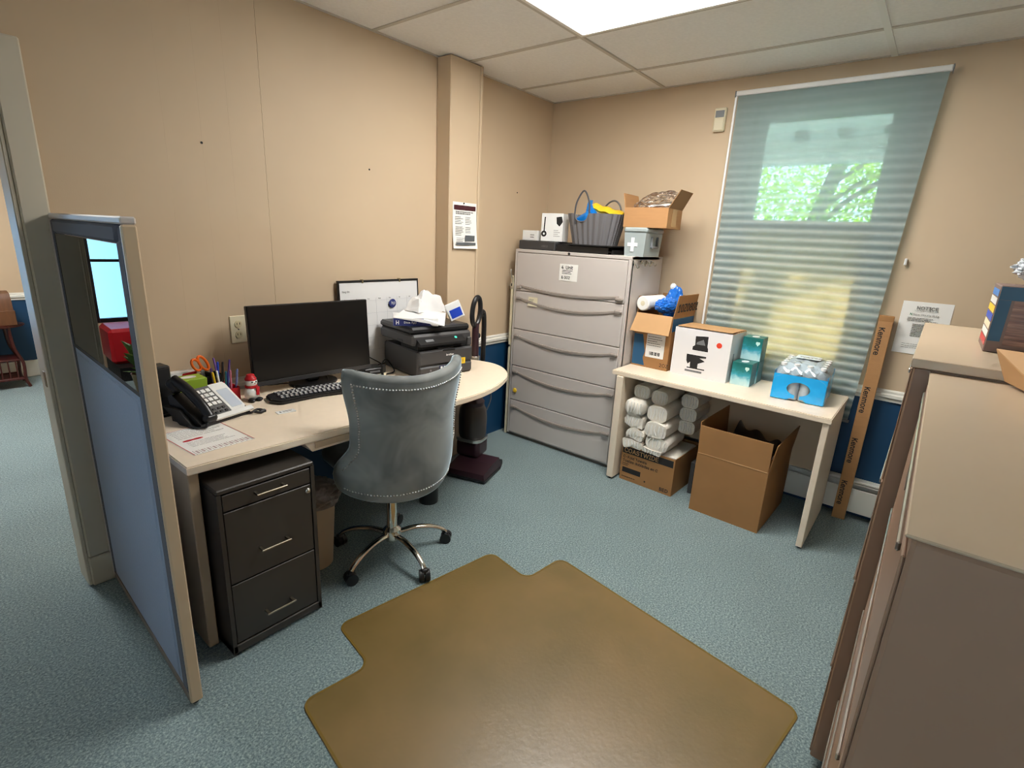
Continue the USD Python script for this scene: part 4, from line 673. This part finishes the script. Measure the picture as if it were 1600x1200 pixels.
part(t, 'handle', mv(tube(loop(-.022, .155, .017, .028, -.008), .0055, 8, closed=True), ry=-10), ORANGE); part(t, 'handle', mv(tube(loop(.012, .150, .017, .036, -.012), .006, 8, closed=True), ry=-10), ORANGE); part(t, 'blade', mv(hull([(x, y, z) for x, z in ((-.012, .01), (.004, .005), (.006, .125), (-.010, .125)) for y in (-.0015, .0015)]), ry=-10), SILV, False); part(t, 'pivot', mv(cyl(.005, -.003, .003, n=12), (-.016, 0, .115), rx=90), SILV)
t = thing('red_organizer', 'low red desk organizer tray with pens standing in it', 'organizer', (-2.563, -.163, ZD), 4)
part(t, 'tray', cat(bx(-.044, .044, -.045, .045, 0, .004), bx(-.044, -.040, -.045, .045, .004, .066), bx(.040, .044, -.045, .045, .004, .066), bx(-.04, .04, -.045, -.041, .004, .062), bx(-.04, .04, .041, .045, .004, .075)), RED, False); part(t, 'divider', bx(-.04, .04, -.002, .002, .004, .068), RED, False)
PENS = [(-.036, .02, 8, -6, PURPLE, .15), (-.02, .028, -4, 5, BLUE, .165), (-.008, .015, 6, 4, BLK, .17), (.004, .03, -3, -6, M('pen_violet', (120, 90, 170), .4), .185), (.018, .02, 5, 8, PURPLE, .175), (.03, .03, -6, 10, M('pen_lightblue', (110, 160, 210), .4), .15), (-.045, -.02, 4, -8, YEL, .14), (-.03, -.025, -5, -4, WHT, .14), (-.012, -.022, 7, 3, M('pen_teal', (40, 110, 130), .4), .135), (.022, -.02, -6, 4, M('pen_pink', (190, 110, 130), .4), .13), (.008, -.03, 3, -3, NAVY, .13), (.04, -.025, -3, 9, M('pen_dusk', (110, 120, 170), .4), .135)]
PN = ['yellow', 'purple', 'blue', 'black', 'white', 'teal']
PLAB = ['purple pen at the back left of the red organizer', 'royal blue pen at the back of the red organizer', 'black pen standing among the pens of the red organizer', 'tallest violet pen at the back of the red organizer', 'dark purple marker right of the tallest pen', 'light blue pen leaning right beside the snowman', 'yellow pencil at the left front of the red organizer', 'white pen at the front left of the red organizer', 'teal pen in the middle front of the red organizer', 'pink pen at the right front of the red organizer', 'navy pen at the front of the red organizer', 'grey blue pen leaning at the right front of the organizer']
for (x, y, rx_, ry_, mt, ln), lab in zip(PENS, PLAB):
    ca, sa = math.cos(math.radians(4)), math.sin(math.radians(4)); o = thing('pen', lab, 'pen', (-2.563 + .78 * x * ca - y * sa, -.163 + .78 * x * sa + y * ca, ZD + .006), group='pens in the red organizer')
    part(o, 'barrel', mv(lathe([(0, .008), (.004, .014), (.0045, .02), (.0045, ln - .004), (.003, ln), (0, ln)], 10), rx=rx_ * .7, ry=ry_), mt); part(o, 'tip', mv(lathe([(0, 0), (.0015, .002), (.0035, .0125), (0, .0135)], 8), rx=rx_ * .7, ry=ry_), SILV)
t = thing('snowman_figure', 'plush snowman figure in a red hat and scarf beside the monitor', 'figurine', (-2.478, -.232, ZD), 8)
sp = lambda r, sx=1, sy=1, sz=1: trimesh.creation.icosphere(3, r).apply_scale([sx, sy, sz])
old_part, part = part, (lambda o, n, me, *a, **k: old_part(o, n, me.copy().apply_scale(.84), *a, **k))
part(t, 'body', mv(sp(.040, 1, .9, 1.05), (0, 0, .042)), WHT, True); part(t, 'head', mv(sp(.030, 1, .95, .95), (0, -.002, .100)), WHT, True); part(t, 'hat', cat(mv(lathe([(0, .0), (.028, 0), (.029, .008), (.024, .016), (.018, .03), (0, .036)], 20), (0, 0, .112))), RED); part(t, 'scarf', cat(mv(lathe([(.022, -.008), (.030, -.006), (.031, .004), (.022, .008)], 20), (0, 0, .078)), hull([(x, y, z) for x, z in ((.004, .08), (.022, .08), (.018, .035), (.002, .037)) for y in (-.040, -.034)]), ), RED); part(t, 'eye', mv(sp(.004), (-.011, -.029, .106)), INK, True); part(t, 'eye', mv(sp(.004), (.011, -.029, .106)), INK, True); part(t, 'nose', hull([(-.003, -.029, .097), (.003, -.029, .097), (0, -.029, .102), (0, -.045, .098)]), ORANGE, False); part(t, 'foot', mv(sp(.016, 1.1, 1.3, .6), (-.02, -.03, .0098)), BLK, True); part(t, 'foot', mv(sp(.016, 1.1, 1.3, .6), (.02, -.03, .0098)), BLK, True)
part = old_part
# printer
t = thing('laser_printer', 'dark grey multifunction laser printer at the right end of the desk', 'printer', (-1.525, -.478, ZD), -9)
part(t, 'lower_body', cat(bx(-.178, .188, .012, .37, .004, .150, .008)), DKG, False)
part(t, 'paper_tray', bx(-.170, .182, 0, .05, .006, .062, .008), DKG, False); part(t, 'front_cover', cat(bx(-.172, .186, .002, .06, .066, .150, .010)), DKG, False)
part(t, 'output_slot', bx(-.165, .165, .03, .2, .150, .176), BLKM, False); part(t, 'output_guide', cat(bx(-.05, .06, .008, .03, .1505, .158, .003)), DKG, False); part(t, 'finger_recess', bx(-.02, .06, .0005, .004, .140, .147), BLK, False)
part(t, 'side_pillar', bx(.160, .190, .02, .37, .150, .20, .005), DKG, False); part(t, 'scanner', bx(-.195, .195, .03, .385, .176, .235, .012), DKG, False); part(t, 'scanner_lid', bx(-.195, .195, .045, .388, .2355, .272, .012), BLK, False)
part(t, 'control_panel', hull([(x, y, z) for x in (-.17, .13) for y, z in ((-.012, .178), (-.010, .190), (.045, .222), (.045, .178))]), BLK, False)
part(t, 'power_button', onto(prism(sg.Point(0, 0).buffer(.008), 0, .002), (.075, .018, .2072), (1, 0, 0), (0, .86, .51)), LED, False); part(t, 'panel_display', onto(prism(rrect(.05, .018, .002), 0, .001), (-.10, .012, .2035), (1, 0, 0), (0, .86, .51)), GRY, False)
part(t, 'lettering', onto(text('brother', .011, bold=True), (.0, .0013, .112), (1, 0, 0), (0, 0, 1)), WHT, False); part(t, 'yellow_sticker', onto(prism(rrect(.036, .036, .003), 0, .0008), (.115, .0015, .072), (1, 0, 0), (0, 0, 1)), YEL, False); part(t, 'icon_strip', onto(prism(sg.box(-.05, -.012, .06, .012), 0, .0006), (.005, -.0002, .050), (1, 0, 0), (0, 0, 1)), M('sticker_navy', (40, 44, 80), .4), False)
for k in range(5): part(t, 'icon', onto(prism(rrect(.013, .013, .003), 0, .0006), (-.03 + k * .02, -.0009, .050), (1, 0, 0), (0, 0, 1)), WHT, False)
part(t, 'tray_mark', onto(prism(sg.Point(0, 0).buffer(.006), 0, .0006), (-.10, -.0002, .040), (1, 0, 0), (0, 0, 1)), GRY, False); part(t, 'side_grip', bx(-.197, -.1945, .13, .19, .185, .197, .001), BLK, False); part(t, 'icon_letter', onto(text('i', .018, bold=True), (.112, .0006, .064), (1, 0, 0), (0, 0, 1)), INK, False)
pl_ = lambda x, y: (-1.525 + x * math.cos(math.radians(-9)) - y * math.sin(math.radians(-9)), -.478 + x * math.sin(math.radians(-9)) + y * math.cos(math.radians(-9)))
ZP = ZD + .2725
x, y = pl_(-.07, .17); t = thing('mailing_box', 'flat navy and white mailing box with its lid flap open on the printer', 'box', (x, y, ZP), -38)
part(t, 'box', bx(-.14, .10, -.10, .10, 0, .042, .002), WHT, False); part(t, 'navy_print', hull([(x_, y_, z_) for x_, z_ in ((-.1395, .001), (.07, .001), (.02, .041), (-.1395, .041)) for y_ in (-.1012, -.1003)]), NAVY, False); part(t, 'lid_flap', hull([(p[0], p[1], p[2] + d) for p in ((-.14, -.10, .044), (-.08, .10, .058), (.16, .09, .050), (.13, -.13, .006), (.03, -.118, .034)) for d in (0, .002)]), WHT, False)
part(t, 'lettering', onto(text('Shea App', .011, bold=True), (-.085, -.1013, .014), (1, 0, 0), (0, 0, 1)), WHT, False); part(t, 'logo', cat(*[onto(prism(b_, 0, .0006), (-.125, -.1013, .008), (1, 0, 0), (0, 0, 1)) for b_ in (sg.box(0, 0, .004, .022).union(sg.box(.012, 0, .016, .022)).union(sg.box(.003, .009, .013, .013)),)]), WHT, False)
x, y = pl_(.05, .285); t = thing('crumpled_bag', 'crumpled translucent white plastic bag slumped on the printer', 'bag', (x, y, ZP + .012), 15)
bg = hull([(-.15, -.05, .048), (.13, -.06, .03), (.14, .05, .03), (-.14, .055, .05), (-.10, -.02, .11), (-.02, .0, .158), (.03, .01, .15), (.11, -.03, .115), (.10, .04, .09), (-.07, .05, .12)]).subdivide().subdivide().subdivide()
bv = bg.vertices; bg.vertices = bv + (meshkit.fbm(bv * 26, 4, 5)[:, None] - .5) * [.02, .02, .03] + (np.abs(meshkit.fbm(bv * 16 + 3, 2, 9) - .5)[:, None]) * [0, 0, -.05]
part(t, 'bag', bg, M('bag_white', (222, 221, 220), .3, vary=(8, .03)), 28)
x, y = pl_(.165, .125); t = thing('blue_white_packet', 'small white packet with a blue label standing against the bag on the printer', 'packet', (x, y, ZP), -30)
part(t, 'packet', mv(bx(-.045, .045, -.008, .008, 0, .10, .003), ry=-24, loc=(0, 0, .018)), WHT, False); part(t, 'blue_label', mv(bx(-.032, .036, -.0092, -.0085, .012, .062), ry=-24, loc=(0, 0, .018)), BLUE, False)
t = thing('docking_station', 'low black docking station with cables between the monitor and printer', 'dock', (-1.80, -.17, ZD), -10); part(t, 'case', bx(-.06, .06, -.05, .05, 0, .035, .005), BLK, False); part(t, 'port', bx(-.03, .03, -.0512, -.0498, .012, .022), GRY, False); part(t, 'cable', tube(curve([(.05, .0, .02), (.10, .02, .06), (.13, .0, .02), (.10, -.07, .006), (.0, -.09, .006), (-.12, -.10, .006)], 36), .0035, 6), BLK); part(t, 'cable', tube(curve([(-.05, .03, .03), (-.02, .07, .09), (.06, .08, .05), (.12, .06, .01)], 26), .003, 6), BLK)
t = thing('dark_bottle', 'small dark upright dispenser with a pale label right of the monitor', 'bottle', (-1.795, -.275, ZD)); part(t, 'body', cyl(.012, 0, .065, n=16), BLK); part(t, 'label', bx(-.007, .008, -.0135, -.011, .006, .024), OFFW, False)
# whiteboard against the wall
t = thing('whiteboard', 'black framed whiteboard calendar leaning on the wall behind the printer', 'whiteboard', (-1.615, -.052, ZD), 0); lean = lambda me: mv(me, rx=-3.2)
part(t, 'panel', lean(bx(-.27, .268, 0, .010, .006, .478)), M('board_white', (226, 226, 226), .3), False); part(t, 'frame', cat(*[lean(b_) for b_ in (bx(-.278, .276, -.004, .014, .478, .490, .002), bx(-.278, -.270, -.004, .014, 0, .478, .002), bx(.268, .276, -.004, .014, 0, .478, .002), bx(-.27, .268, -.004, .014, 0, .006, .001))]), BLK, False)
part(t, 'clip', lean(bx(-.128, -.118, -.006, .016, .474, .494, .002)), BRASS, False); part(t, 'clip', lean(bx(.13, .14, -.006, .016, .474, .494, .002)), BRASS, False)
ob = lambda me, x, z: lean(onto(me, (x, -.0007, z), (1, 0, 0), (0, 0, 1)))
part(t, 'lettering', ob(text('Reg On', .010), -.255, .425), INKG, False); part(t, 'grid_line', cat([ob(prism(sg.box(0, 0, .52, .0012), 0, .0003), -.26, .375 - .07 * k) for k in range(5)] + [ob(prism(sg.box(0, 0, .0012, .30), 0, .0003), -.26 + .074 * k, .09) for k in range(8)]), M('grid_pale', (196, 198, 202), .5), False, kind='stuff'); part(t, 'day_name', cat([ob(text(s, .006), -.245 + .074 * k, .383) for k, s in enumerate(('Sun', 'Mon', 'Tue', 'Wed', 'Thu', 'Fri', 'Sat'))]), INKG, False, kind='stuff')
t = thing('blue_magnet', 'round royal blue magnet with white slanted letters on the whiteboard', 'magnet', (-1.545, -.0385, ZD + .352)); part(t, 'disc', mv(lathe([(0, 0), (.024, 0), (.026, .003), (.022, .006), (0, .006)], 26), rx=90), NAVY); part(t, 'lettering', onto(text('hp', .018), (-.012, -.0064, -.005), (1, 0, 0), (.12, 0, 1)), WHT, False)

# ------------------------------------------------------------------ on the walls
t = thing('wall_outlet', 'cream double electrical outlet on the wall left of the monitor', 'outlet', (-2.413, 0, 1.015))
part(t, 'plate', bx(-.036, .036, -.006, -.0003, -.064, .064, .003), OFFW, False)
for s in (-1, 1):
    r_ = part(t, 'receptacle', mv(prism(rrect(.030, .032, .013), 0, .003), (0, -.006, s * .025), rx=90), M('outlet_cream', (214, 200, 160), .45) if s < 0 else UsdShade.Material.Get(stage, '/World/Looks/outlet_cream'), False); part(r_, 'slot', bx(-.0075, -.005, -.0094, -.0088, s * .025 - .003, s * .025 + .008), INK, False); part(r_, 'slot', bx(.005, .0075, -.0094, -.0088, s * .025 - .003, s * .025 + .008), INK, False)
part(t, 'screw', mv(cyl(.0035, 0, .0015, n=10), (0, -.006, 0), rx=90), SILV)
t = thing('wall_calendar_sheet', 'white printed information sheet pinned on the column', 'notice', (-1.038, -.1155, 1.548))
part(t, 'paper', sheet(lambda U, V: S3(-.104 + .208 * U, -.002 - .014 * (1 - V) ** 3 - .012 * (U - .2) ** 2 * (1 - V), -.138 + .276 * V), 10, 14, .0008), PAPER, 60)
oc = lambda me, x, z, d=-.0038: onto(me, (x, d - .012 * max(0, (-z) / .14) ** 2 * .9, z), (1, 0, 0), (0, 0, 1))
MAR = M('maroon_print', (70, 24, 32), .6); SLT = M('slate_print', (92, 96, 98), .6)
part(t, 'header_band', oc(prism(sg.box(0, 0, .19, .028), 0, .0005), -.095, .092), MAR, False); part(t, 'text_block', oc(lines(.16, .02, 2, .006, 3), -.08, .066), INKG, False); part(t, 'text_block', oc(lines(.075, .05, 5, .003, 4), -.085, .006, -.005), INKG, False); part(t, 'text_block', oc(lines(.06, .05, 5, .003, 5), .005, .006, -.005), INKG, False); part(t, 'text_block', oc(lines(.075, .06, 6, .003, 6), -.085, -.062, -.008), INKG, False); part(t, 'text_block', oc(lines(.06, .04, 4, .003, 7), .005, -.045, -.007), INKG, False); part(t, 'text_block', oc(lines(.075, .04, 4, .003, 8), -.085, -.11, -.0145), INKG, False); part(t, 'grey_box', oc(prism(sg.box(0, 0, .085, .035), 0, .0005), -.005, -.092, -.0125), SLT, False); part(t, 'footer_band', oc(prism(sg.box(0, 0, .175, .016), 0, .0005), -.09, -.116, -.0150), SLT, False); part(t, 'pin', mv(cyl(.004, 0, .008, n=10), (-.012, -.002, .133), rx=90), BLK)

# ------------------------------------------------------------------ vacuum cleaner
t = thing('upright_vacuum', 'plum and black upright vacuum cleaner standing behind the rounded desk end', 'vacuum cleaner', (-1.165, -.375, 0), 17)
part(t, 'floor_head', cat(hull([(x, y, z) for x, y, z in ((-.15, -.15, .012), (-.15, .13, .012), (.12, -.15, .012), (.12, .13, .012), (-.14, -.14, .055), (-.14, .12, .055), (.10, -.14, .085), (.10, .12, .085), (.0, -.14, .075), (0, .12, .075))])), PLUM, False); part(t, 'bumper', bx(-.156, .10, -.156, .136, .006, .024, .004), BLK, False)
for y in (-.13, .11): part(t, 'wheel', mv(cyl(.03, -.012, .012, n=20), (.13, y, .03), rx=90), BLK)
ux, uy = .095, .06
part(t, 'lower_housing', mv(rbox(.16, .17, .12, .03), (ux, uy, .075)), PLUM, 30); part(t, 'silver_band', mv(slab(rrect(.185, .19, .06), .022, .004), (ux, uy, .185)), SILV, False); part(t, 'canister', lathe([(0, .206), (.085, .206), (.092, .23), (.094, .34), (.088, .40), (.07, .425), (0, .43)], 32, (ux, uy, 0)), CAN); part(t, 'canister_lid', lathe([(0, .43), (.072, .425), (.075, .45), (.055, .475), (0, .48)], 28, (ux, uy, 0)), PLUM)
part(t, 'motor_pod', mv(rbox(.09, .10, .16, .03), (ux + .10, uy + .02, .25)), BLK, 30); part(t, 'back_spine', tube(curve([(ux + .1, uy, .1), (ux + .09, uy, .3), (ux + .06, uy, .5), (ux + .03, uy, .62)], 20), .028, 10), BLK)
part(t, 'neck', tube(curve([(ux + .02, uy, .47), (ux + .01, uy, .62), (ux + .005, uy, .75), (ux + .0, uy, .90), (ux + .005, uy, .96)], 24), np.linspace(.026, .021, 25), 12), PLUM); part(t, 'neck_collar', cyl(.028, .715, .75, ux + .008, uy, 18), SILV)
a = np.linspace(0, 2 * np.pi, 32, endpoint=False); part(t, 'grip_loop', tube(np.stack([ux + .004 + .044 * np.cos(a) + .012 * np.sin(a), uy - .006 * np.cos(a), 1.035 + .088 * np.sin(a)], 1), .0155, 10, closed=True), BLK)
part(t, 'trigger_plate', cat(hull([(ux + .01 + dx + sx_, uy + sy_, z_) for dx, z_ in ((.0, .955), (.05, 1.01)) for sx_ in (-.012, .012) for sy_ in (-.012, .012)])), SILV, False); part(t, 'switch', mv(sp(.014, 1, .8, 1.2), (ux + .024, uy - .012, .88)), BLK, True)
part(t, 'hose', tube(curve([(ux + .035, uy, .975), (ux + .07, uy, 1.02), (ux + .11, uy, 1.015), (ux + .125, uy, .94), (ux + .125, uy, .75), (ux + .13, uy + .01, .50), (ux + .12, uy + .02, .40)], 40), .0165, 10), BLK)
part(t, 'power_cord', tube(curve([(ux + .06, uy - .06, .70), (ux + .055, uy - .09, .60), (ux + .10, uy - .08, .45), (ux + .11, uy - .05, .36)], 24), .0035, 6), GRY)
# bin with bag
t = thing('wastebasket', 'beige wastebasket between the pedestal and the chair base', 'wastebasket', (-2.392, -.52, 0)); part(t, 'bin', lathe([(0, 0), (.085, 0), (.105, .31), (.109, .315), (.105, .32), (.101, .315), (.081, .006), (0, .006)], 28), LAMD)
t = thing('bin_bag', 'crumpled grey plastic bag overhanging the beige wastebasket', 'bag', (-2.392, -.52, .305)); part(t, 'bag', mv(crumple(.135, .125, .07, 17, .5, 6, 5), (0, 0, .035)), M('bag_grey', (150, 140, 132), .4, vary=(7, .08)), 28)

# ------------------------------------------------------------------ foreground cabinets
def low_cab(name, label, x0, x1, y1, zt, over, tt):
    o = thing(name, label, 'file cabinet', ((x0 + x1) / 2, y1 - .24, 0)); hw = (x1 - x0) / 2
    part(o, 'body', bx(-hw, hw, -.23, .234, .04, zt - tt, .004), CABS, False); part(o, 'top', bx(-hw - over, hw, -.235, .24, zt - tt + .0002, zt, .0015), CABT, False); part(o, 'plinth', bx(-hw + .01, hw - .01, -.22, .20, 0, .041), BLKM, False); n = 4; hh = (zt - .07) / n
    for k in range(n):
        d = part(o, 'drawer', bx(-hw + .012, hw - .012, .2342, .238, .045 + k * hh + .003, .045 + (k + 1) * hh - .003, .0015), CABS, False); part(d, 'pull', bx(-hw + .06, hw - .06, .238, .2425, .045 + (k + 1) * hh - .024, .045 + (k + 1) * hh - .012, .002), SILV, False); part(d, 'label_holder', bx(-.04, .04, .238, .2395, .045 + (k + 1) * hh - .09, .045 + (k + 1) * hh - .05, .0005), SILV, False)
    part(o, 'lock', mv(cyl(.008, 0, .004, n=14), (hw - .05, .238, zt - .06), rx=-90), BLK); return o
low_cab('low_lateral_file', 'nearest beige lateral file cabinet in the right foreground', -2.895, -1.945, -2.528, 1.24, .0, .004)
low_cab('low_lateral_file', 'farther beige lateral file cabinet carrying the flooring carton', -1.94, -1.03, -2.490, 1.267, .012, .022)
t = thing('flooring_carton', 'carton printed with wood planks and a blue border on the farther low cabinet', 'box', (-1.55, -2.83, 1.267), 0)
PLK = usdkit.material(stage, '/World/Looks/plank_print', {'tc': ('texture_coordinate', {}), 'm': ('mapping', dict(scale=(1, 3, 40))), 'n': ('noise_texture', dict(scale=4.0, detail=4.)), 'r': ('rgb_ramp', {'ramp': [(.3, L(104, 74, 66)), (.5, L(140, 104, 90)), (.7, L(172, 132, 112))]}), 'p': ('principled_bsdf', dict(roughness=.4))}, [('tc.object', 'm.vector'), ('m.vector', 'n.vector'), ('n.fac', 'r.fac'), ('r.color', 'p.base_color')], surface='p.BSDF')
part(t, 'carton', bx(-.11, .11, -.21, .205, 0, .17, .002), M('carton_taupe', (126, 104, 96), .55), False); part(t, 'blue_band', bx(-.1108, -.1101, -.209, .203, .135, .168), M('band_blue', (48, 92, 122), .5), False); part(t, 'blue_edge', bx(-.1108, -.1101, .178, .203, .03, .1345), UsdShade.Material.Get(stage, '/World/Looks/band_blue'), False)
for k in range(7): part(t, 'plank_print', bx(-.1113, -.1104, -.209, .172, .022 + k * .0162, .0372 + k * .0162), PLK, False)
for k in range(7): part(t, 'side_print', bx(-.105, .09, .2052, .2058, .016 + k * .021, .033 + k * .021), (RED, WHT, OFFW, BLUE, YEL, WHT, SKYB)[k], False)
t = thing('foil_bag', 'silvery white crinkled bag on top of the flooring carton', 'bag', (-1.52, -2.72, 1.449)); part(t, 'bag', mv(crumple(.075, .075, .04, 12, .7, 9, 4), (0, 0, .034)), M('foil', (210, 215, 220), .25, .3), 28)
t = thing('torn_carton', 'flat open cardboard carton with a raised flap on the near low cabinet', 'box', (-2.20, -2.85, 1.24)); part(t, 'box_body', cat(bx(-.14, .14, -.10, .12, 0, .004), bx(-.14, -.136, -.10, .12, .004, .05), bx(.136, .14, -.10, .12, .004, .05), bx(-.136, .136, .116, .12, .004, .05), bx(-.136, .136, -.10, -.096, .004, .05)), CARDL, False)
part(t, 'flap', hull([(p[0], p[1], p[2] + d) for p in ((.25, .222, .070), (.232, .196, .008), (.06, .135, .003), (.10, .06, .055), (.18, .1, .075)) for d in (0, .003)]), CARDL, False)

# ------------------------------------------------------------------ hall
t = thing('hall_side_table', 'dark red wood side table with a magazine shelf by the far hall wall', 'table', (-2.98, 3.70, 0)); ZH = .555
part(t, 'tabletop', mv(slab(affinity.scale(sg.Point(0, 0).buffer(.2, 24), 1.62, .95), .02, .006), (0, 0, ZH - .02)), WOOD, False)
for sx in (-1, 1):
    for sy in (-1, 1): part(t, 'leg', tube(curve([(sx * .20, sy * .12, ZH - .02), (sx * .205, sy * .12, .42), (sx * .215, sy * .12, .34), (sx * .25, sy * .125, .22), (sx * .245, sy * .13, .08), (sx * .265, sy * .13, .008)], 24), .012, 8), WOOD)
part(t, 'shelf', bx(-.235, .235, -.13, .13, .245, .26, .003), WOOD, False); part(t, 'rack_rail', bx(-.24, .24, -.135, -.115, .075, .095, .003), WOOD, False); part(t, 'rack_rail', bx(-.24, .24, .115, .135, .075, .095, .003), WOOD, False); part(t, 'rack_floor', bx(-.235, .235, -.115, .115, .075, .085), WOOD, False)
for k in range(9): part(t, 'spindle', cyl(.005, .095, .246, -.2 + .05 * k, -.125, 8), WOOD)
t = thing('wooden_bread_box', 'brown wooden roll-top box on the hall side table', 'box', (-2.87, 3.68, ZH)); part(t, 'base_box', bx(-.17, .155, -.11, .11, 0, .125, .004), WOODB, False)
part(t, 'roll_top', mv(prism(sg.Polygon([(-.10, 0), (.105, 0), (.105, .15), (.03, .155), (-.05, .14), (-.085, .09)]), -.165, .148), (0, 0, .1255), rx=90, rz=90) if False else onto(prism(sg.Polygon([(-.10, 0), (.105, 0), (.105, .15), (.03, .155), (-.05, .14), (-.085, .09)]), 0, .31), (-.163, 0, .1255), (0, 1, 0), (0, 0, 1)), WOODB, 30); part(t, 'brass_emblem', mv(lathe([(0, 0), (.045, 0), (.04, .008), (0, .012)], 20), (0, -.085, .19), rx=70), BRASS)
t = thing('red_bench', 'bright red upholstered bench under the hall window, mirrored in the partition glass', 'bench', (-4.22, 3.55, 0)); part(t, 'seat', bx(-.56, .56, -.05, .42, .13, .47, .03), RED, False); part(t, 'base', bx(-.54, .54, -.22, .40, .0, .1295), BLKM, False)
t = thing('potted_plant', 'leafy potted plant on the hall floor, mirrored in the partition glass', 'plant', (-3.78, 2.9, 0)); part(t, 'pot', lathe([(0, 0), (.07, 0), (.095, .16), (.1, .17), (.09, .17), (.07, .02), (0, .02)], 20), BRASS); pf = []
for k in range(26):
    a = k * 2.4; l = .12 + .08 * ((k * 7) % 5) / 5; h_ = .2 + .3 * ((k * 3) % 7) / 7; d = np.array([math.cos(a), math.sin(a), 0]); sd = np.array([-d[1], d[0], 0]) * .013; pf.append(hull([d * .01 + [0, 0, .16], d * l * .5 + sd + [0, 0, h_ * .9], d * l * .5 - sd + [0, 0, h_ * .9], d * l * .5 + [0, 0, h_ * .9 + .012], d * l + [0, 0, h_]]))
for m_ in pf: part(t, 'leaf', m_, PLANT, False)
